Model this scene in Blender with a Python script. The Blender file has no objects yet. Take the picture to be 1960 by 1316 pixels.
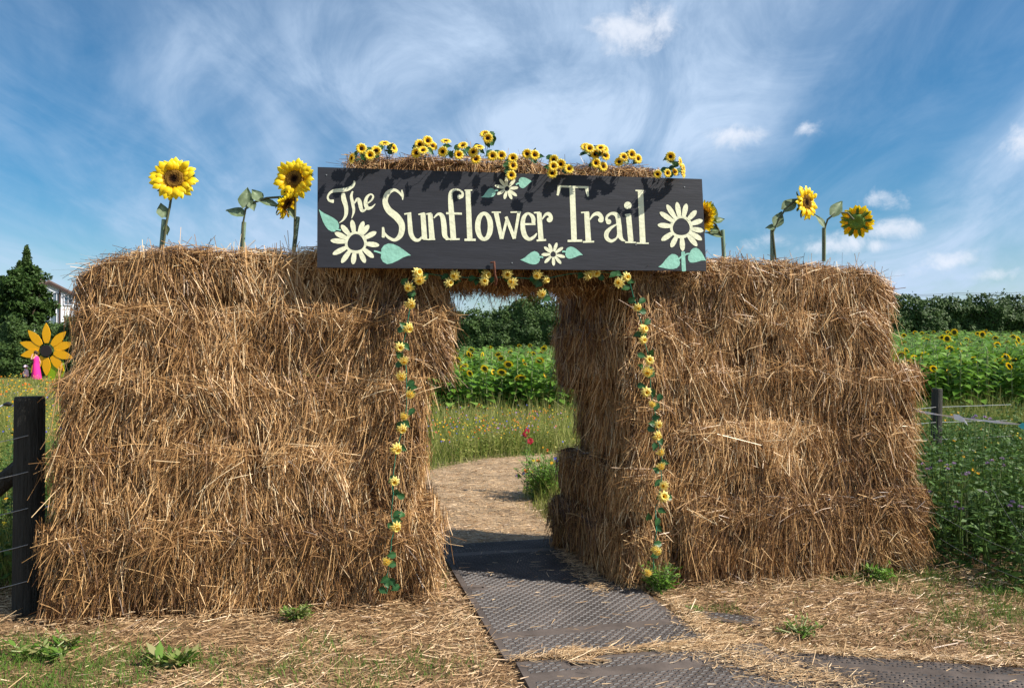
import bpy, math, random
import numpy as np
from mathutils import Vector, Matrix
R = math.radians
random.seed(7)
rng = np.random.default_rng(11)
SC = bpy.context.scene
COL = SC.collection

# ------------------------------------------------------------------ camera, sky, sun, exposure
F_PX, EYE, PITCH = 1500.0, 1.6, math.atan(17 / 1500)
cam_data = bpy.data.cameras.new('camera')
cam = bpy.data.objects.new('camera', cam_data); COL.objects.link(cam)
cam_data.sensor_width = 36; cam_data.lens = 36 * F_PX / 1960
cam_data.clip_start = .05; cam_data.clip_end = 2000
cam.location = (0, 0, EYE); cam.rotation_euler = (R(90) + PITCH, 0, 0)
SC.camera = cam

SUN_EL, SUN_H = R(43), (.955, -.297)          # horizontal direction towards the sun
SUN_V = Vector((SUN_H[0] * math.cos(SUN_EL), SUN_H[1] * math.cos(SUN_EL), math.sin(SUN_EL)))
sun_data = bpy.data.lights.new('sun', 'SUN'); sun_data.energy = 5; sun_data.angle = R(.5); sun_data.color = (1, .94, .85)
sun = bpy.data.objects.new('sun', sun_data); COL.objects.link(sun)
sun.rotation_euler = SUN_V.to_track_quat('Z', 'Y').to_euler()

SC.view_settings.view_transform = 'Standard'; SC.view_settings.look = 'None'
SC.view_settings.gamma = 1; SC.view_settings.use_curve_mapping = False
SC.view_settings.exposure = .58

def build_world():
    w = bpy.data.worlds.new('World'); SC.world = w; w.use_nodes = True
    nt = w.node_tree; N = nt.nodes; L = nt.links; N.clear()
    def nd(t, **k):
        n = N.new(t)
        for a, b in k.items(): setattr(n, a, b)
        return n
    def val(sock, v): sock.default_value = v
    def math_(op, a, b=None, c=None, clamp=False):
        n = nd('ShaderNodeMath', operation=op, use_clamp=clamp)
        for i, x in enumerate((a, b, c)):
            if x is None: continue
            if isinstance(x, (int, float)): n.inputs[i].default_value = x
            else: L.new(x, n.inputs[i])
        return n.outputs[0]
    sky = nd('ShaderNodeTexSky', sky_type='NISHITA', sun_disc=False, sun_elevation=SUN_EL,
             sun_rotation=math.atan2(SUN_H[0], SUN_H[1]), air_density=1.0, dust_density=.6, ozone_density=2.2)
    tc = nd('ShaderNodeTexCoord')
    sep = nd('ShaderNodeSeparateXYZ'); L.new(tc.outputs['Generated'], sep.inputs[0])
    x, y, z = sep.outputs
    # cloud layer seen in perspective: the direction meets a plane high above
    zz = math_('ADD', math_('MAXIMUM', z, 0.0), .26)
    cmb = nd('ShaderNodeCombineXYZ'); L.new(math_('DIVIDE', x, zz), cmb.inputs[0]); L.new(math_('DIVIDE', y, zz), cmb.inputs[1])
    mp = nd('ShaderNodeMapping'); L.new(cmb.outputs[0], mp.inputs[0])
    val(mp.inputs['Rotation'], (0, 0, R(-8))); val(mp.inputs['Scale'], (1.05, .55, 1)); val(mp.inputs['Location'], (1.7, .4, 0))
    n1 = nd('ShaderNodeTexNoise'); val(n1.inputs['Scale'], 1.15); val(n1.inputs['Detail'], 7); val(n1.inputs['Roughness'], .52); val(n1.inputs['Distortion'], .9)
    L.new(mp.outputs[0], n1.inputs['Vector'])
    r1 = nd('ShaderNodeMapRange', interpolation_type='SMOOTHSTEP'); L.new(n1.outputs['Fac'], r1.inputs[0])
    val(r1.inputs[1], .36); val(r1.inputs[2], .64); val(r1.inputs[3], 0); val(r1.inputs[4], 1.0)
    # fibres running through the veils
    mp2 = nd('ShaderNodeMapping'); L.new(cmb.outputs[0], mp2.inputs[0])
    val(mp2.inputs['Rotation'], (0, 0, R(-20))); val(mp2.inputs['Scale'], (2.2, 1.0, 1))
    n2 = nd('ShaderNodeTexNoise'); val(n2.inputs['Scale'], 1.9); val(n2.inputs['Detail'], 9); val(n2.inputs['Roughness'], .64); val(n2.inputs['Distortion'], .8)
    L.new(mp2.outputs[0], n2.inputs['Vector'])
    r2 = nd('ShaderNodeMapRange', interpolation_type='SMOOTHSTEP'); L.new(n2.outputs['Fac'], r2.inputs[0])
    val(r2.inputs[1], .32); val(r2.inputs[2], .72); val(r2.inputs[3], 0); val(r2.inputs[4], 1)
    cir = math_('ADD', math_('MULTIPLY', r1.outputs[0], math_('ADD', math_('MULTIPLY', r2.outputs[0], .45), .52)), math_('MULTIPLY', r2.outputs[0], .16), clamp=True)
    # small cumulus scattered round the sky
    nf = nd('ShaderNodeTexNoise'); val(nf.inputs['Scale'], 20); val(nf.inputs['Detail'], 10); val(nf.inputs['Roughness'], .66); val(nf.inputs['Distortion'], .4)
    L.new(tc.outputs['Generated'], nf.inputs['Vector'])
    cum = None
    def ddir(px, py):
        d = Vector(((px - 980) / F_PX, 1, (658 - py) / F_PX + math.tan(PITCH))); return d.normalized()
    for px, py, sx, sz, a in CUMULUS:
        d = ddir(px, py)
        dx = math_('DIVIDE', math_('SUBTRACT', x, d.x), sx / F_PX); dz = math_('DIVIDE', math_('SUBTRACT', z, d.z), sz / F_PX)
        r = math_('ADD', math_('MULTIPLY', dx, dx), math_('MULTIPLY', dz, dz))
        g = math_('MULTIPLY', math_('EXPONENT', math_('MULTIPLY', r, -1.0)), a)
        g = math_('MULTIPLY', g, math_('GREATER_THAN', y, 0))
        cum = g if cum is None else math_('MAXIMUM', cum, g)
    c2 = math_('ADD', cum, math_('MULTIPLY', math_('SUBTRACT', nf.outputs['Fac'], .5), 2.3))
    rc = nd('ShaderNodeMapRange', interpolation_type='SMOOTHSTEP'); L.new(c2, rc.inputs[0])
    val(rc.inputs[1], .42); val(rc.inputs[2], 1.25); val(rc.inputs[3], 0); val(rc.inputs[4], .85)
    cumf = math_('MULTIPLY', rc.outputs[0], math_('MINIMUM', math_('MULTIPLY', cum, 6), 1.0))
    hs = nd('ShaderNodeHueSaturation'); L.new(sky.outputs[0], hs.inputs['Color'])
    L.new(math_('ADD', math_('MULTIPLY', math_('SUBTRACT', 1.0, math_('MINIMUM', math_('MULTIPLY', math_('MAXIMUM', z, 0.0), 2.6), 1.0)), .30), SKY_SAT), hs.inputs['Saturation']); val(hs.inputs['Value'], SKY_VAL); val(hs.inputs['Hue'], SKY_HUE)
    m1 = nd('ShaderNodeMix', data_type='RGBA'); L.new(cir, m1.inputs[0]); L.new(hs.outputs[0], m1.inputs[6]); val(m1.inputs[7], CIRRUS)
    m2 = nd('ShaderNodeMix', data_type='RGBA'); L.new(cumf, m2.inputs[0]); L.new(m1.outputs[2], m2.inputs[6]); val(m2.inputs[7], CUMCOL)
    bg = nd('ShaderNodeBackground'); val(bg.inputs['Strength'], .088); L.new(m2.outputs[2], bg.inputs['Color'])
    out = nd('ShaderNodeOutputWorld'); L.new(bg.outputs[0], out.inputs['Surface'])
CUMULUS = [(1205, 55, 90, 42, 1.15), (1180, 85, 60, 30, .8), (1420, 255, 80, 24, .95), (1545, 245, 26, 18, .9), (1815, 497, 52, 22, 1.1), (1760, 525, 60, 16, .7),
           (1690, 385, 44, 22, .85), (1705, 440, 55, 22, .9), (1610, 468, 80, 20, .85), (1470, 462, 60, 20, .8), (1950, 275, 24, 34, 1.0), (1900, 525, 80, 14, .8), (1680, 470, 30, 16, .9), (640, 560, 160, 14, .7)]
SKY_SAT, SKY_VAL, SKY_HUE = 1.32, .86, .495
CIRRUS = (4.3, 5.5, 7.2, 1)
CUMCOL = (6.6, 7.0, 7.8, 1)
build_world()

# ------------------------------------------------------------------ helpers
def P(px, py, Y):
    """world point at depth Y seen at photograph pixel px, py"""
    u, v = (px - 980) / F_PX, (658 - py) / F_PX
    c, s = math.cos(PITCH), math.sin(PITCH)
    d = Vector((u, c - v * s, s + v * c)); k = Y / d.y
    return Vector((0, 0, EYE)) + d * k
T_AX = Vector((.982, .19, 0)).normalized(); N_AX = Vector((-T_AX.y, T_AX.x, 0)); O_PT = Vector((0, 5.15, 0))
def W(s, d, z): return O_PT + T_AX * s + N_AX * d + Vector((0, 0, z))
def PW(px, py, d):
    """point on the plane parallel to the bale wall face, d metres behind it"""
    a = P(px, py, 1) - Vector((0, 0, EYE)); k = (O_PT.dot(N_AX) + d) / a.dot(N_AX)
    return Vector((0, 0, EYE)) + a * k
def loc(p):
    q = p - O_PT; return q.dot(T_AX), q.dot(N_AX), p.z
TA, NA, OA = np.array(T_AX), np.array(N_AX), np.array(O_PT)
def to_world(a): return OA + a[:, :1] * TA + a[:, 1:2] * NA + a[:, 2:3] * np.array([0, 0, 1.])
def vec_world(a): return a[:, :1] * TA + a[:, 1:2] * NA + a[:, 2:3] * np.array([0, 0, 1.])

def vnoise(p, f, seed=0):
    q = np.asarray(p, float) * f + seed * 17.31
    i = np.floor(q).astype(np.int64); t = q - i; t = t * t * (3 - 2 * t)
    def h(a):
        n = (a[:, 0] * 73856093) ^ (a[:, 1] * 19349663) ^ (a[:, 2] * 83492791) ^ (seed * 2654435)
        n = (n ^ (n >> 13)) * 1274126177 & 0x7fffffff
        return (n ^ (n >> 16)) % 65536 / 32768. - 1
    r = 0
    for dx in (0, 1):
        for dy in (0, 1):
            for dz in (0, 1):
                w = (t[:, 0] if dx else 1 - t[:, 0]) * (t[:, 1] if dy else 1 - t[:, 1]) * (t[:, 2] if dz else 1 - t[:, 2])
                r = r + w * h(i + np.array([dx, dy, dz]))
    return r
def nrm(a): return a / np.maximum(np.linalg.norm(a, axis=1, keepdims=True), 1e-9)
def ss(x, a, b):
    t = np.clip((x - a) / (b - a), 0, 1); return t * t * (3 - 2 * t)

class MB:
    """collects vertex / face arrays and links them as one mesh object"""
    def __init__(s): s.v = []; s.f4 = []; s.f3 = []; s.t = []; s.n = 0; s.m4 = []; s.m3 = []
    def add(s, v, f, tone=.5, mi=0):
        v = np.asarray(v, float).reshape(-1, 3); f = np.asarray(f, np.int64)
        if len(f):
            if f.shape[1] == 4: s.f4.append(f + s.n); s.m4.append(np.full(len(f), mi))
            else: s.f3.append(f + s.n); s.m3.append(np.full(len(f), mi))
        s.v.append(v); s.t.append(np.broadcast_to(np.asarray(tone, float), (len(v),)).copy()); s.n += len(v)
        return s
    def poly(s, v, faces, tone=.5, mi=0):
        base = s.n
        s.v.append(np.asarray(v, float).reshape(-1, 3)); s.t.append(np.full(len(v), tone)); s.n += len(v)
        for f in faces:
            if len(f) == 4: s.f4.append(np.array([f]) + base); s.m4.append(np.array([mi]))
            else:
                for k in range(1, len(f) - 1): s.f3.append(np.array([[f[0], f[k], f[k + 1]]]) + base); s.m3.append(np.array([mi]))
        return s
    def mesh(s, name, mats, smooth=False):
        me = bpy.data.meshes.new(name)
        v = np.concatenate(s.v) if s.v else np.zeros((0, 3))
        f4 = np.concatenate(s.f4) if s.f4 else np.zeros((0, 4), int); f3 = np.concatenate(s.f3) if s.f3 else np.zeros((0, 3), int)
        me.vertices.add(len(v)); me.vertices.foreach_set('co', v.ravel())
        nl = len(f4) * 4 + len(f3) * 3
        me.loops.add(nl); me.loops.foreach_set('vertex_index', np.concatenate([f4.ravel(), f3.ravel()]).astype(np.int32))
        me.polygons.add(len(f4) + len(f3))
        st = np.concatenate([np.arange(len(f4)) * 4, len(f4) * 4 + np.arange(len(f3)) * 3]).astype(np.int32)
        me.polygons.foreach_set('loop_start', st)
        mi = np.concatenate(s.m4 + s.m3) if (s.m4 or s.m3) else np.zeros(0, int)
        me.polygons.foreach_set('material_index', mi.astype(np.int32))
        me.polygons.foreach_set('use_smooth', np.full(len(mi), bool(smooth)))
        a = me.attributes.new('tone', 'FLOAT', 'POINT'); a.data.foreach_set('value', np.concatenate(s.t).astype(np.float32))
        for m in (mats if isinstance(mats, (list, tuple)) else [mats]): me.materials.append(m)
        me.update(calc_edges=True); me.validate()
        return me
    def build(s, name, mats, parent=None, smooth=False):
        return link(name, s.mesh(name, mats, smooth), parent)
def link(name, me, parent=None, loc_=None):
    o = bpy.data.objects.new(name, me); COL.objects.link(o)
    if parent is not None:
        o.parent = parent
        if loc_ is None: o.matrix_parent_inverse = Matrix.Translation(parent.location).inverted() if parent.rotation_euler == Vector() else parent.matrix_basis.inverted()
    if loc_ is not None: o.location = loc_
    return o
def tag(o, label=None, cat=None, group=None, kind=None):
    if label: o['label'] = label
    if cat: o['category'] = cat
    if group: o['group'] = group
    if kind: o['kind'] = kind
    return o
def empty(name, p, label, cat, group=None):
    o = bpy.data.objects.new(name, None); COL.objects.link(o); o.location = p; o.empty_display_size = .1
    return tag(o, label, cat, group)

def box(mb, c, sx, sy, sz, rz=0, tone=.5, mi=0, M=None):
    v = np.array([[a, b, d] for d in (-.5, .5) for b in (-.5, .5) for a in (-.5, .5)]) * [sx, sy, sz]
    if M is not None: v = v @ np.array(M.to_3x3()).T
    elif rz: v = v @ np.array(Matrix.Rotation(rz, 3, 'Z')).T
    return mb.add(v + np.array(c), [[0, 2, 3, 1], [4, 5, 7, 6], [0, 1, 5, 4], [2, 6, 7, 3], [1, 3, 7, 5], [0, 4, 6, 2]], tone, mi)
def tube(mb, pts, rad, n=6, tone=.5, mi=0, cap=True):
    pts = [Vector(p) for p in pts]; rad = rad if hasattr(rad, '__len__') else [rad] * len(pts)
    V = []; up = Vector((.31, .22, .93)).normalized()
    for i, p in enumerate(pts):
        d = (pts[min(i + 1, len(pts) - 1)] - pts[max(i - 1, 0)]).normalized()
        a = d.cross(up)
        if a.length < .1: a = d.cross(Vector((1, 0, 0)))
        a.normalize(); b = d.cross(a)
        V += [p + (a * math.cos(2 * math.pi * k / n) + b * math.sin(2 * math.pi * k / n)) * rad[i] for k in range(n)]
    m = len(pts)
    F = [[i * n + k, i * n + (k + 1) % n, (i + 1) * n + (k + 1) % n, (i + 1) * n + k] for i in range(m - 1) for k in range(n)]
    mb.add(V, F, tone, mi)
    if cap:
        for i in (0, m - 1):
            b = mb.n; ring = V[i * n:(i + 1) * n]
            mb.add(ring + [pts[i]], [[k, (k + 1) % n, n] for k in range(n)], tone, mi)
    return mb
def blades(mb, Pt, D, L, Wd, bend, tone, tubes=False, taper=(1, .9, .35), side=None, mi=0):
    """many thin stalks: bent ribbons of two quads, or three-sided stalks"""
    n = len(Pt)
    if n == 0: return mb
    D = nrm(D); L = np.asarray(L).reshape(-1, 1) * np.ones((n, 1)); Wd = np.asarray(Wd).reshape(-1, 1) * np.ones((n, 1))
    S = side if side is not None else rng.normal(size=(n, 3))
    S = nrm(np.cross(D, S)); T = np.cross(D, S)
    ts = (0, .5, 1)
    ctr = [Pt + D * L * t + bend * L * t * t for t in ts]
    if tubes:
        offs = [(math.cos(a), math.sin(a)) for a in (0, 2.094, 4.189)]
        V = np.stack([c + (S * a + T * b) * Wd * .5 * tp for c, tp in zip(ctr, taper) for a, b in offs], 1)
        base = (np.arange(n) * 9)[:, None, None]
        f = np.array([[r * 3 + k, r * 3 + (k + 1) % 3, (r + 1) * 3 + (k + 1) % 3, (r + 1) * 3 + k] for r in (0, 1) for k in range(3)])
        return mb.add(V.reshape(-1, 3), (base + f).reshape(-1, 4), np.repeat(tone, 9), mi)
    V = np.stack([c + S * sg * Wd * .5 * tp for c, tp in zip(ctr, taper) for sg in (-1, 1)], 1)
    base = (np.arange(n) * 6)[:, None, None]
    f = np.array([[0, 1, 3, 2], [2, 3, 5, 4]])
    return mb.add(V.reshape(-1, 3), (base + f).reshape(-1, 4), np.repeat(tone, 6), mi)
def quads(mb, C, U, V_, tone, mi=0):
    """leaf-like diamonds around centres C with half axes U, V_"""
    n = len(C)
    V = np.stack([C - U, C - V_ + U * .15, C + U, C + V_ + U * .15], 1)
    return mb.add(V.reshape(-1, 3), (np.arange(n) * 4)[:, None] + np.arange(4), np.repeat(tone, 4), mi)
def rand_dirs(n): return nrm(rng.normal(size=(n, 3)))

# ------------------------------------------------------------------ materials
def mat(name, stops=None, rough=.6, spec=.4, trans=0, nscale=0, namt=.25, bump=0, bscale=40, tcol=None, stretch=(1, 1, 1), metallic=0):
    """stops: colours laid along the 'tone' of each piece; nscale/namt: colour grain; bump: fine relief"""
    m = bpy.data.materials.new(name); m.use_nodes = True; nt = m.node_tree; N = nt.nodes; L = nt.links
    b = N['Principled BSDF']; b.inputs['Roughness'].default_value = rough; b.inputs['Specular IOR Level'].default_value = spec; b.inputs['Metallic'].default_value = metallic
    at = N.new('ShaderNodeAttribute'); at.attribute_name = 'tone'
    rp = N.new('ShaderNodeValToRGB'); L.new(at.outputs['Fac'], rp.inputs[0])
    if len(stops) == 3 and not hasattr(stops[0], '__len__'): stops = [stops, stops]
    el = rp.color_ramp.elements
    while len(el) < len(stops): el.new(.5)
    for i, c in enumerate(stops):
        el[i].position = i / (len(stops) - 1); el[i].color = (*c, 1)
    col = rp.outputs[0]
    if nscale or bump:
        tc = N.new('ShaderNodeTexCoord'); mp = N.new('ShaderNodeMapping'); mp.inputs['Scale'].default_value = stretch
        L.new(tc.outputs['Object'], mp.inputs[0])
    if nscale:
        n = N.new('ShaderNodeTexNoise'); n.inputs['Scale'].default_value = nscale; n.inputs['Detail'].default_value = 6; n.inputs['Roughness'].default_value = .65
        L.new(mp.outputs[0], n.inputs['Vector'])
        mr = N.new('ShaderNodeMapRange'); mr.inputs[1].default_value = .3; mr.inputs[2].default_value = .7; mr.inputs[3].default_value = 1 - namt; mr.inputs[4].default_value = 1 + namt
        L.new(n.outputs['Fac'], mr.inputs[0])
        mx = N.new('ShaderNodeVectorMath'); mx.operation = 'SCALE'; L.new(col, mx.inputs[0]); L.new(mr.outputs[0], mx.inputs['Scale']); col = mx.outputs[0]
    if bump:
        n = N.new('ShaderNodeTexNoise'); n.inputs['Scale'].default_value = bscale; n.inputs['Detail'].default_value = 5
        L.new(mp.outputs[0], n.inputs['Vector'])
        bp = N.new('ShaderNodeBump'); bp.inputs['Strength'].default_value = bump; bp.inputs['Distance'].default_value = .02
        L.new(n.outputs['Fac'], bp.inputs['Height']); L.new(bp.outputs[0], b.inputs['Normal'])
    L.new(col, b.inputs['Base Color'])
    if trans:
        tr = N.new('ShaderNodeBsdfTranslucent'); L.new(col, tr.inputs['Color']); ms = N.new('ShaderNodeMixShader'); ms.inputs[0].default_value = trans
        L.new(b.outputs[0], ms.inputs[1]); L.new(tr.outputs[0], ms.inputs[2]); L.new(ms.outputs[0], N['Material Output'].inputs['Surface'])
    return m
M = {}
M['straw'] = mat('straw', [(.05, .020, .007), (.18, .086, .031), (.45, .245, .092), (.74, .46, .20), (.95, .74, .45)], .42, .45)
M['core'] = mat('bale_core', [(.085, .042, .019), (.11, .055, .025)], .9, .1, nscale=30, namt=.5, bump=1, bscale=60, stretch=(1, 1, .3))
M['litter'] = mat('litter', [(.12, .065, .03), (.28, .16, .075), (.46, .29, .145), (.62, .43, .23), (.80, .62, .40)], .45, .5)
M['grass'] = mat('grass', [(.035, .09, .010), (.075, .16, .018), (.13, .23, .03), (.20, .22, .07), (.36, .30, .13)], .6, .25, trans=.25)
M['meadow'] = mat('meadow', [(.07, .12, .015), (.14, .20, .03), (.26, .29, .06), (.38, .36, .11), (.55, .48, .22)], .6, .25, trans=.3)
M['weed'] = mat('weed', [(.03, .065, .012), (.055, .11, .018), (.09, .17, .03), (.16, .25, .06)], .55, .3, trans=.25)
M['petal_small'] = mat('petal_small', [(.88, .25, .003), (.93, .52, .008), (.95, .70, .03), (.96, .84, .28)], .5, .3, trans=.3)
M['petal_big'] = mat('petal_big', [(.85, .28, .003), (.95, .52, .004), (.97, .70, .01), (.98, .80, .04)], .45, .3, trans=.3)
M['petal_pale'] = mat('petal_pale', [(.85, .36, .01), (.92, .58, .04), (.94, .72, .10), (.95, .82, .30)], .5, .3, trans=.3)
M['disc'] = mat('disc', [(.010, .005, .003), (.05, .02, .008), (.20, .10, .02), (.35, .19, .03)], .85, .1)
M['leafart'] = mat('leaf_cloth', [(.018, .07, .02), (.035, .11, .03), (.07, .17, .055)], .45, .35, trans=.15)
M['leafgrey'] = mat('leaf_grey', [(.05, .085, .035), (.12, .17, .08), (.24, .30, .17), (.48, .52, .38)], .6, .3, nscale=30, namt=.3, trans=.15)
M['sepal'] = mat('sepal', [(.06, .13, .015), (.14, .24, .03), (.25, .34, .06)], .6, .3, trans=.1)
M['stem'] = mat('stem', [(.07, .07, .04), (.12, .13, .06)], .6, .3, nscale=60)
M['tubeg'] = mat('green_tube', [(.14, .22, .15), (.2, .28, .2)], .45, .4, nscale=20, namt=.2)
M['vine'] = mat('vine', [(.01, .12, .07), (.02, .18, .11)], .4, .4)
M['board'] = mat('board_black', (.021, .022, .029), .62, .35, nscale=9, namt=.28, bump=.07, bscale=30, stretch=(.3, 1, 3))
M['cream'] = mat('paint_cream', (.78, .78, .55), .55, .3, nscale=22, namt=.14, bump=.15, bscale=50)
M['mint'] = mat('paint_mint', (.27, .55, .43), .55, .3, nscale=18, namt=.16, bump=.15, bscale=50)
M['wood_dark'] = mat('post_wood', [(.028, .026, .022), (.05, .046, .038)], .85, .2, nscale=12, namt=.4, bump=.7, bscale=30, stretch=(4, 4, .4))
M['wood_grey'] = mat('post_grey', [(.045, .042, .036), (.07, .064, .055)], .85, .2, nscale=14, namt=.4, bump=.6, bscale=30, stretch=(4, 4, .4))
M['rust'] = mat('rust', (.13, .05, .03), .85, .2, nscale=60, namt=.5, bump=.5, bscale=90)
M['wire'] = mat('wire', (.35, .35, .34), .4, .5, metallic=.6)
M['tape'] = mat('tape', (.8, .8, .82), .6, .3)
M['black'] = mat('black_plastic', (.015, .015, .016), .4, .4)
M['mats'] = mat('mat_rubber', [(.088, .070, .060), (.125, .102, .088)], .75, .15, nscale=3.0, namt=.55, bump=.15, bscale=120)
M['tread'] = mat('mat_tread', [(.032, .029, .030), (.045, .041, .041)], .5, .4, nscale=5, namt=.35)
M['dirt'] = mat('dirt', (.32, .225, .135), .9, .15, nscale=3, namt=.45, bump=.6, bscale=50)
M['soil'] = mat('soil', (.20, .125, .065), .95, .1, nscale=9, namt=.45, bump=.8, bscale=70)
M['field'] = mat('field_ground', (.12, .115, .045), .95, .1, nscale=2.5, namt=.45, bump=.8, bscale=30)
M['hedge'] = mat('hedge_leaf', [(.024, .05, .012), (.045, .085, .018), (.075, .125, .03), (.12, .175, .05)], .6, .25, trans=.15)
M['twigs'] = mat('hedge_twigs', (.02, .022, .010), .9, .1, nscale=4, namt=.5, bump=1, bscale=8)
M['treeleaf'] = mat('tree_leaf', [(.018, .042, .008), (.035, .075, .014), (.06, .11, .022), (.09, .145, .03)], .6, .25, trans=.2)
M['bark'] = mat('bark', (.09, .065, .045), .9, .1, nscale=12, namt=.4, bump=.6)
M['fieldleaf'] = mat('field_leaf', [(.05, .13, .012), (.09, .20, .02), (.16, .30, .035), (.28, .43, .10)], .5, .35, trans=.3)
M['stalk'] = mat('stalk', [(.22, .27, .10), (.36, .38, .18)], .6, .3)
M['cut_yellow'] = mat('cut_yellow', (.88, .42, .003), .45, .4)
M['cut_dark'] = mat('cut_dark', (.028, .02, .02), .7, .3)
M['cut_green'] = mat('cut_green', (.27, .42, .01), .45, .4)
M['render_white'] = mat('house_render', (.74, .77, .80), .8, .2, nscale=3, namt=.05)
M['tile'] = mat('roof_tile', (.17, .115, .10), .8, .2, nscale=6, namt=.3)
M['timber'] = mat('house_timber', (.05, .03, .025), .7, .3)
M['glass'] = mat('house_glass', (.10, .14, .18), .15, .6)
M['pink'] = mat('pink_cloth', (.80, .03, .26), .7, .2)
M['skin'] = mat('skin', (.55, .30, .20), .55, .3)
M['hair'] = mat('hair', (.05, .03, .02), .7, .2)
M['white'] = mat('white_cloth', (.72, .70, .74), .7, .2)
M['palepink'] = mat('pale_pink_cloth', (.85, .62, .68), .7, .2)
M['teal'] = mat('teal_cloth', (.08, .50, .55), .6, .3)
M['wild'] = mat('wildflower', [(.75, .40, .01), (.80, .20, .02), (.12, .14, .62), (.45, .22, .55), (.75, .62, .03), (.85, .8, .75)], .6, .2, trans=.3)
M['red'] = mat('red_petal', (.28, .008, .02), .6, .2, trans=.2)
M['purple'] = mat('thistle_purple', [(.48, .30, .50), (.68, .50, .70)], .7, .2)

# ------------------------------------------------------------------ ground
def gz(x, y):
    x = np.asarray(x, float); y = np.asarray(y, float)
    return np.clip((y - 15) / 30, 0, 1.3) * (.45 + .75 * ss(x, 3, 22)) * ss(x, -12, -3)
def sheet(name, m, xs, ys, dz=0, amp=0, keep=None):
    X, Y = np.meshgrid(xs, ys, indexing='ij'); n, k = X.shape
    Z = gz(X, Y) + dz
    if amp: Z = Z + amp * vnoise(np.stack([X.ravel(), Y.ravel(), X.ravel() * 0], 1), 3, 5).reshape(X.shape)
    idx = np.arange(n * k).reshape(n, k)
    f = np.stack([idx[:-1, :-1], idx[1:, :-1], idx[1:, 1:], idx[:-1, 1:]], -1).reshape(-1, 4)
    if keep is not None:
        cx = (X[:-1, :-1] + X[1:, 1:]).ravel() / 2; cy = (Y[:-1, :-1] + Y[1:, 1:]).ravel() / 2; f = f[keep(cx, cy)]
    return tag(MB().add(np.stack([X.ravel(), Y.ravel(), Z.ravel()], 1), f).build(name, m, smooth=True), kind='structure')
def axis(*seg):
    a = []
    for lo, hi, n in seg: a += list(np.linspace(lo, hi, n, endpoint=False))
    return np.array(a + [seg[-1][1]])
gx = axis((-900, -60, 8), (-60, 60, 60), (60, 900, 8)); gy = axis((-300, 0, 4), (0, 60, 40), (60, 1200, 10))
sheet('ground', M['field'], gx, gy)
sheet('yard_ground', M['soil'], np.linspace(-6.5, 6.5, 90), np.linspace(-2, 6.3, 60), .006)

PATH = [(-.10, 6.0, .75), (-.38, 7.5, .66), (-.58, 9, .66), (-.45, 10.3, .75), (.1, 11.3, .7), (1.2, 11.9, .6), (3.0, 13.2, .7), (6, 14.2, .8), (10, 15, .8)]
PATH_PTS = np.array(PATH)
def path_dist(x, y):
    best = np.full(np.shape(x), 1e9)
    for (x0, y0, w0), (x1, y1, w1) in zip(PATH[:-1], PATH[1:]):
        dx, dy = x1 - x0, y1 - y0; t = np.clip(((x - x0) * dx + (y - y0) * dy) / (dx * dx + dy * dy), 0, 1)
        w = w0 + (w1 - w0) * t
        best = np.minimum(best, np.hypot(x - x0 - t * dx, y - y0 - t * dy) / w)
    return best
px_ = []; f_ = []
for i, (x, y, w) in enumerate(PATH):
    a = PATH[max(i - 1, 0)]; b = PATH[min(i + 1, len(PATH) - 1)]; d = Vector((b[0] - a[0], b[1] - a[1])).normalized()
    px_ += [(x - d.y * w * k, y + d.x * w * k, .012) for k in (1.05, .5, 0, -.5, -1.05)]
for i in range(len(PATH) - 1):
    for k in range(4): f_.append([i * 5 + k, (i + 1) * 5 + k, (i + 1) * 5 + k + 1, i * 5 + k + 1])
tag(MB().add(px_, f_).build('path', M['dirt'], smooth=True), kind='structure')

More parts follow.
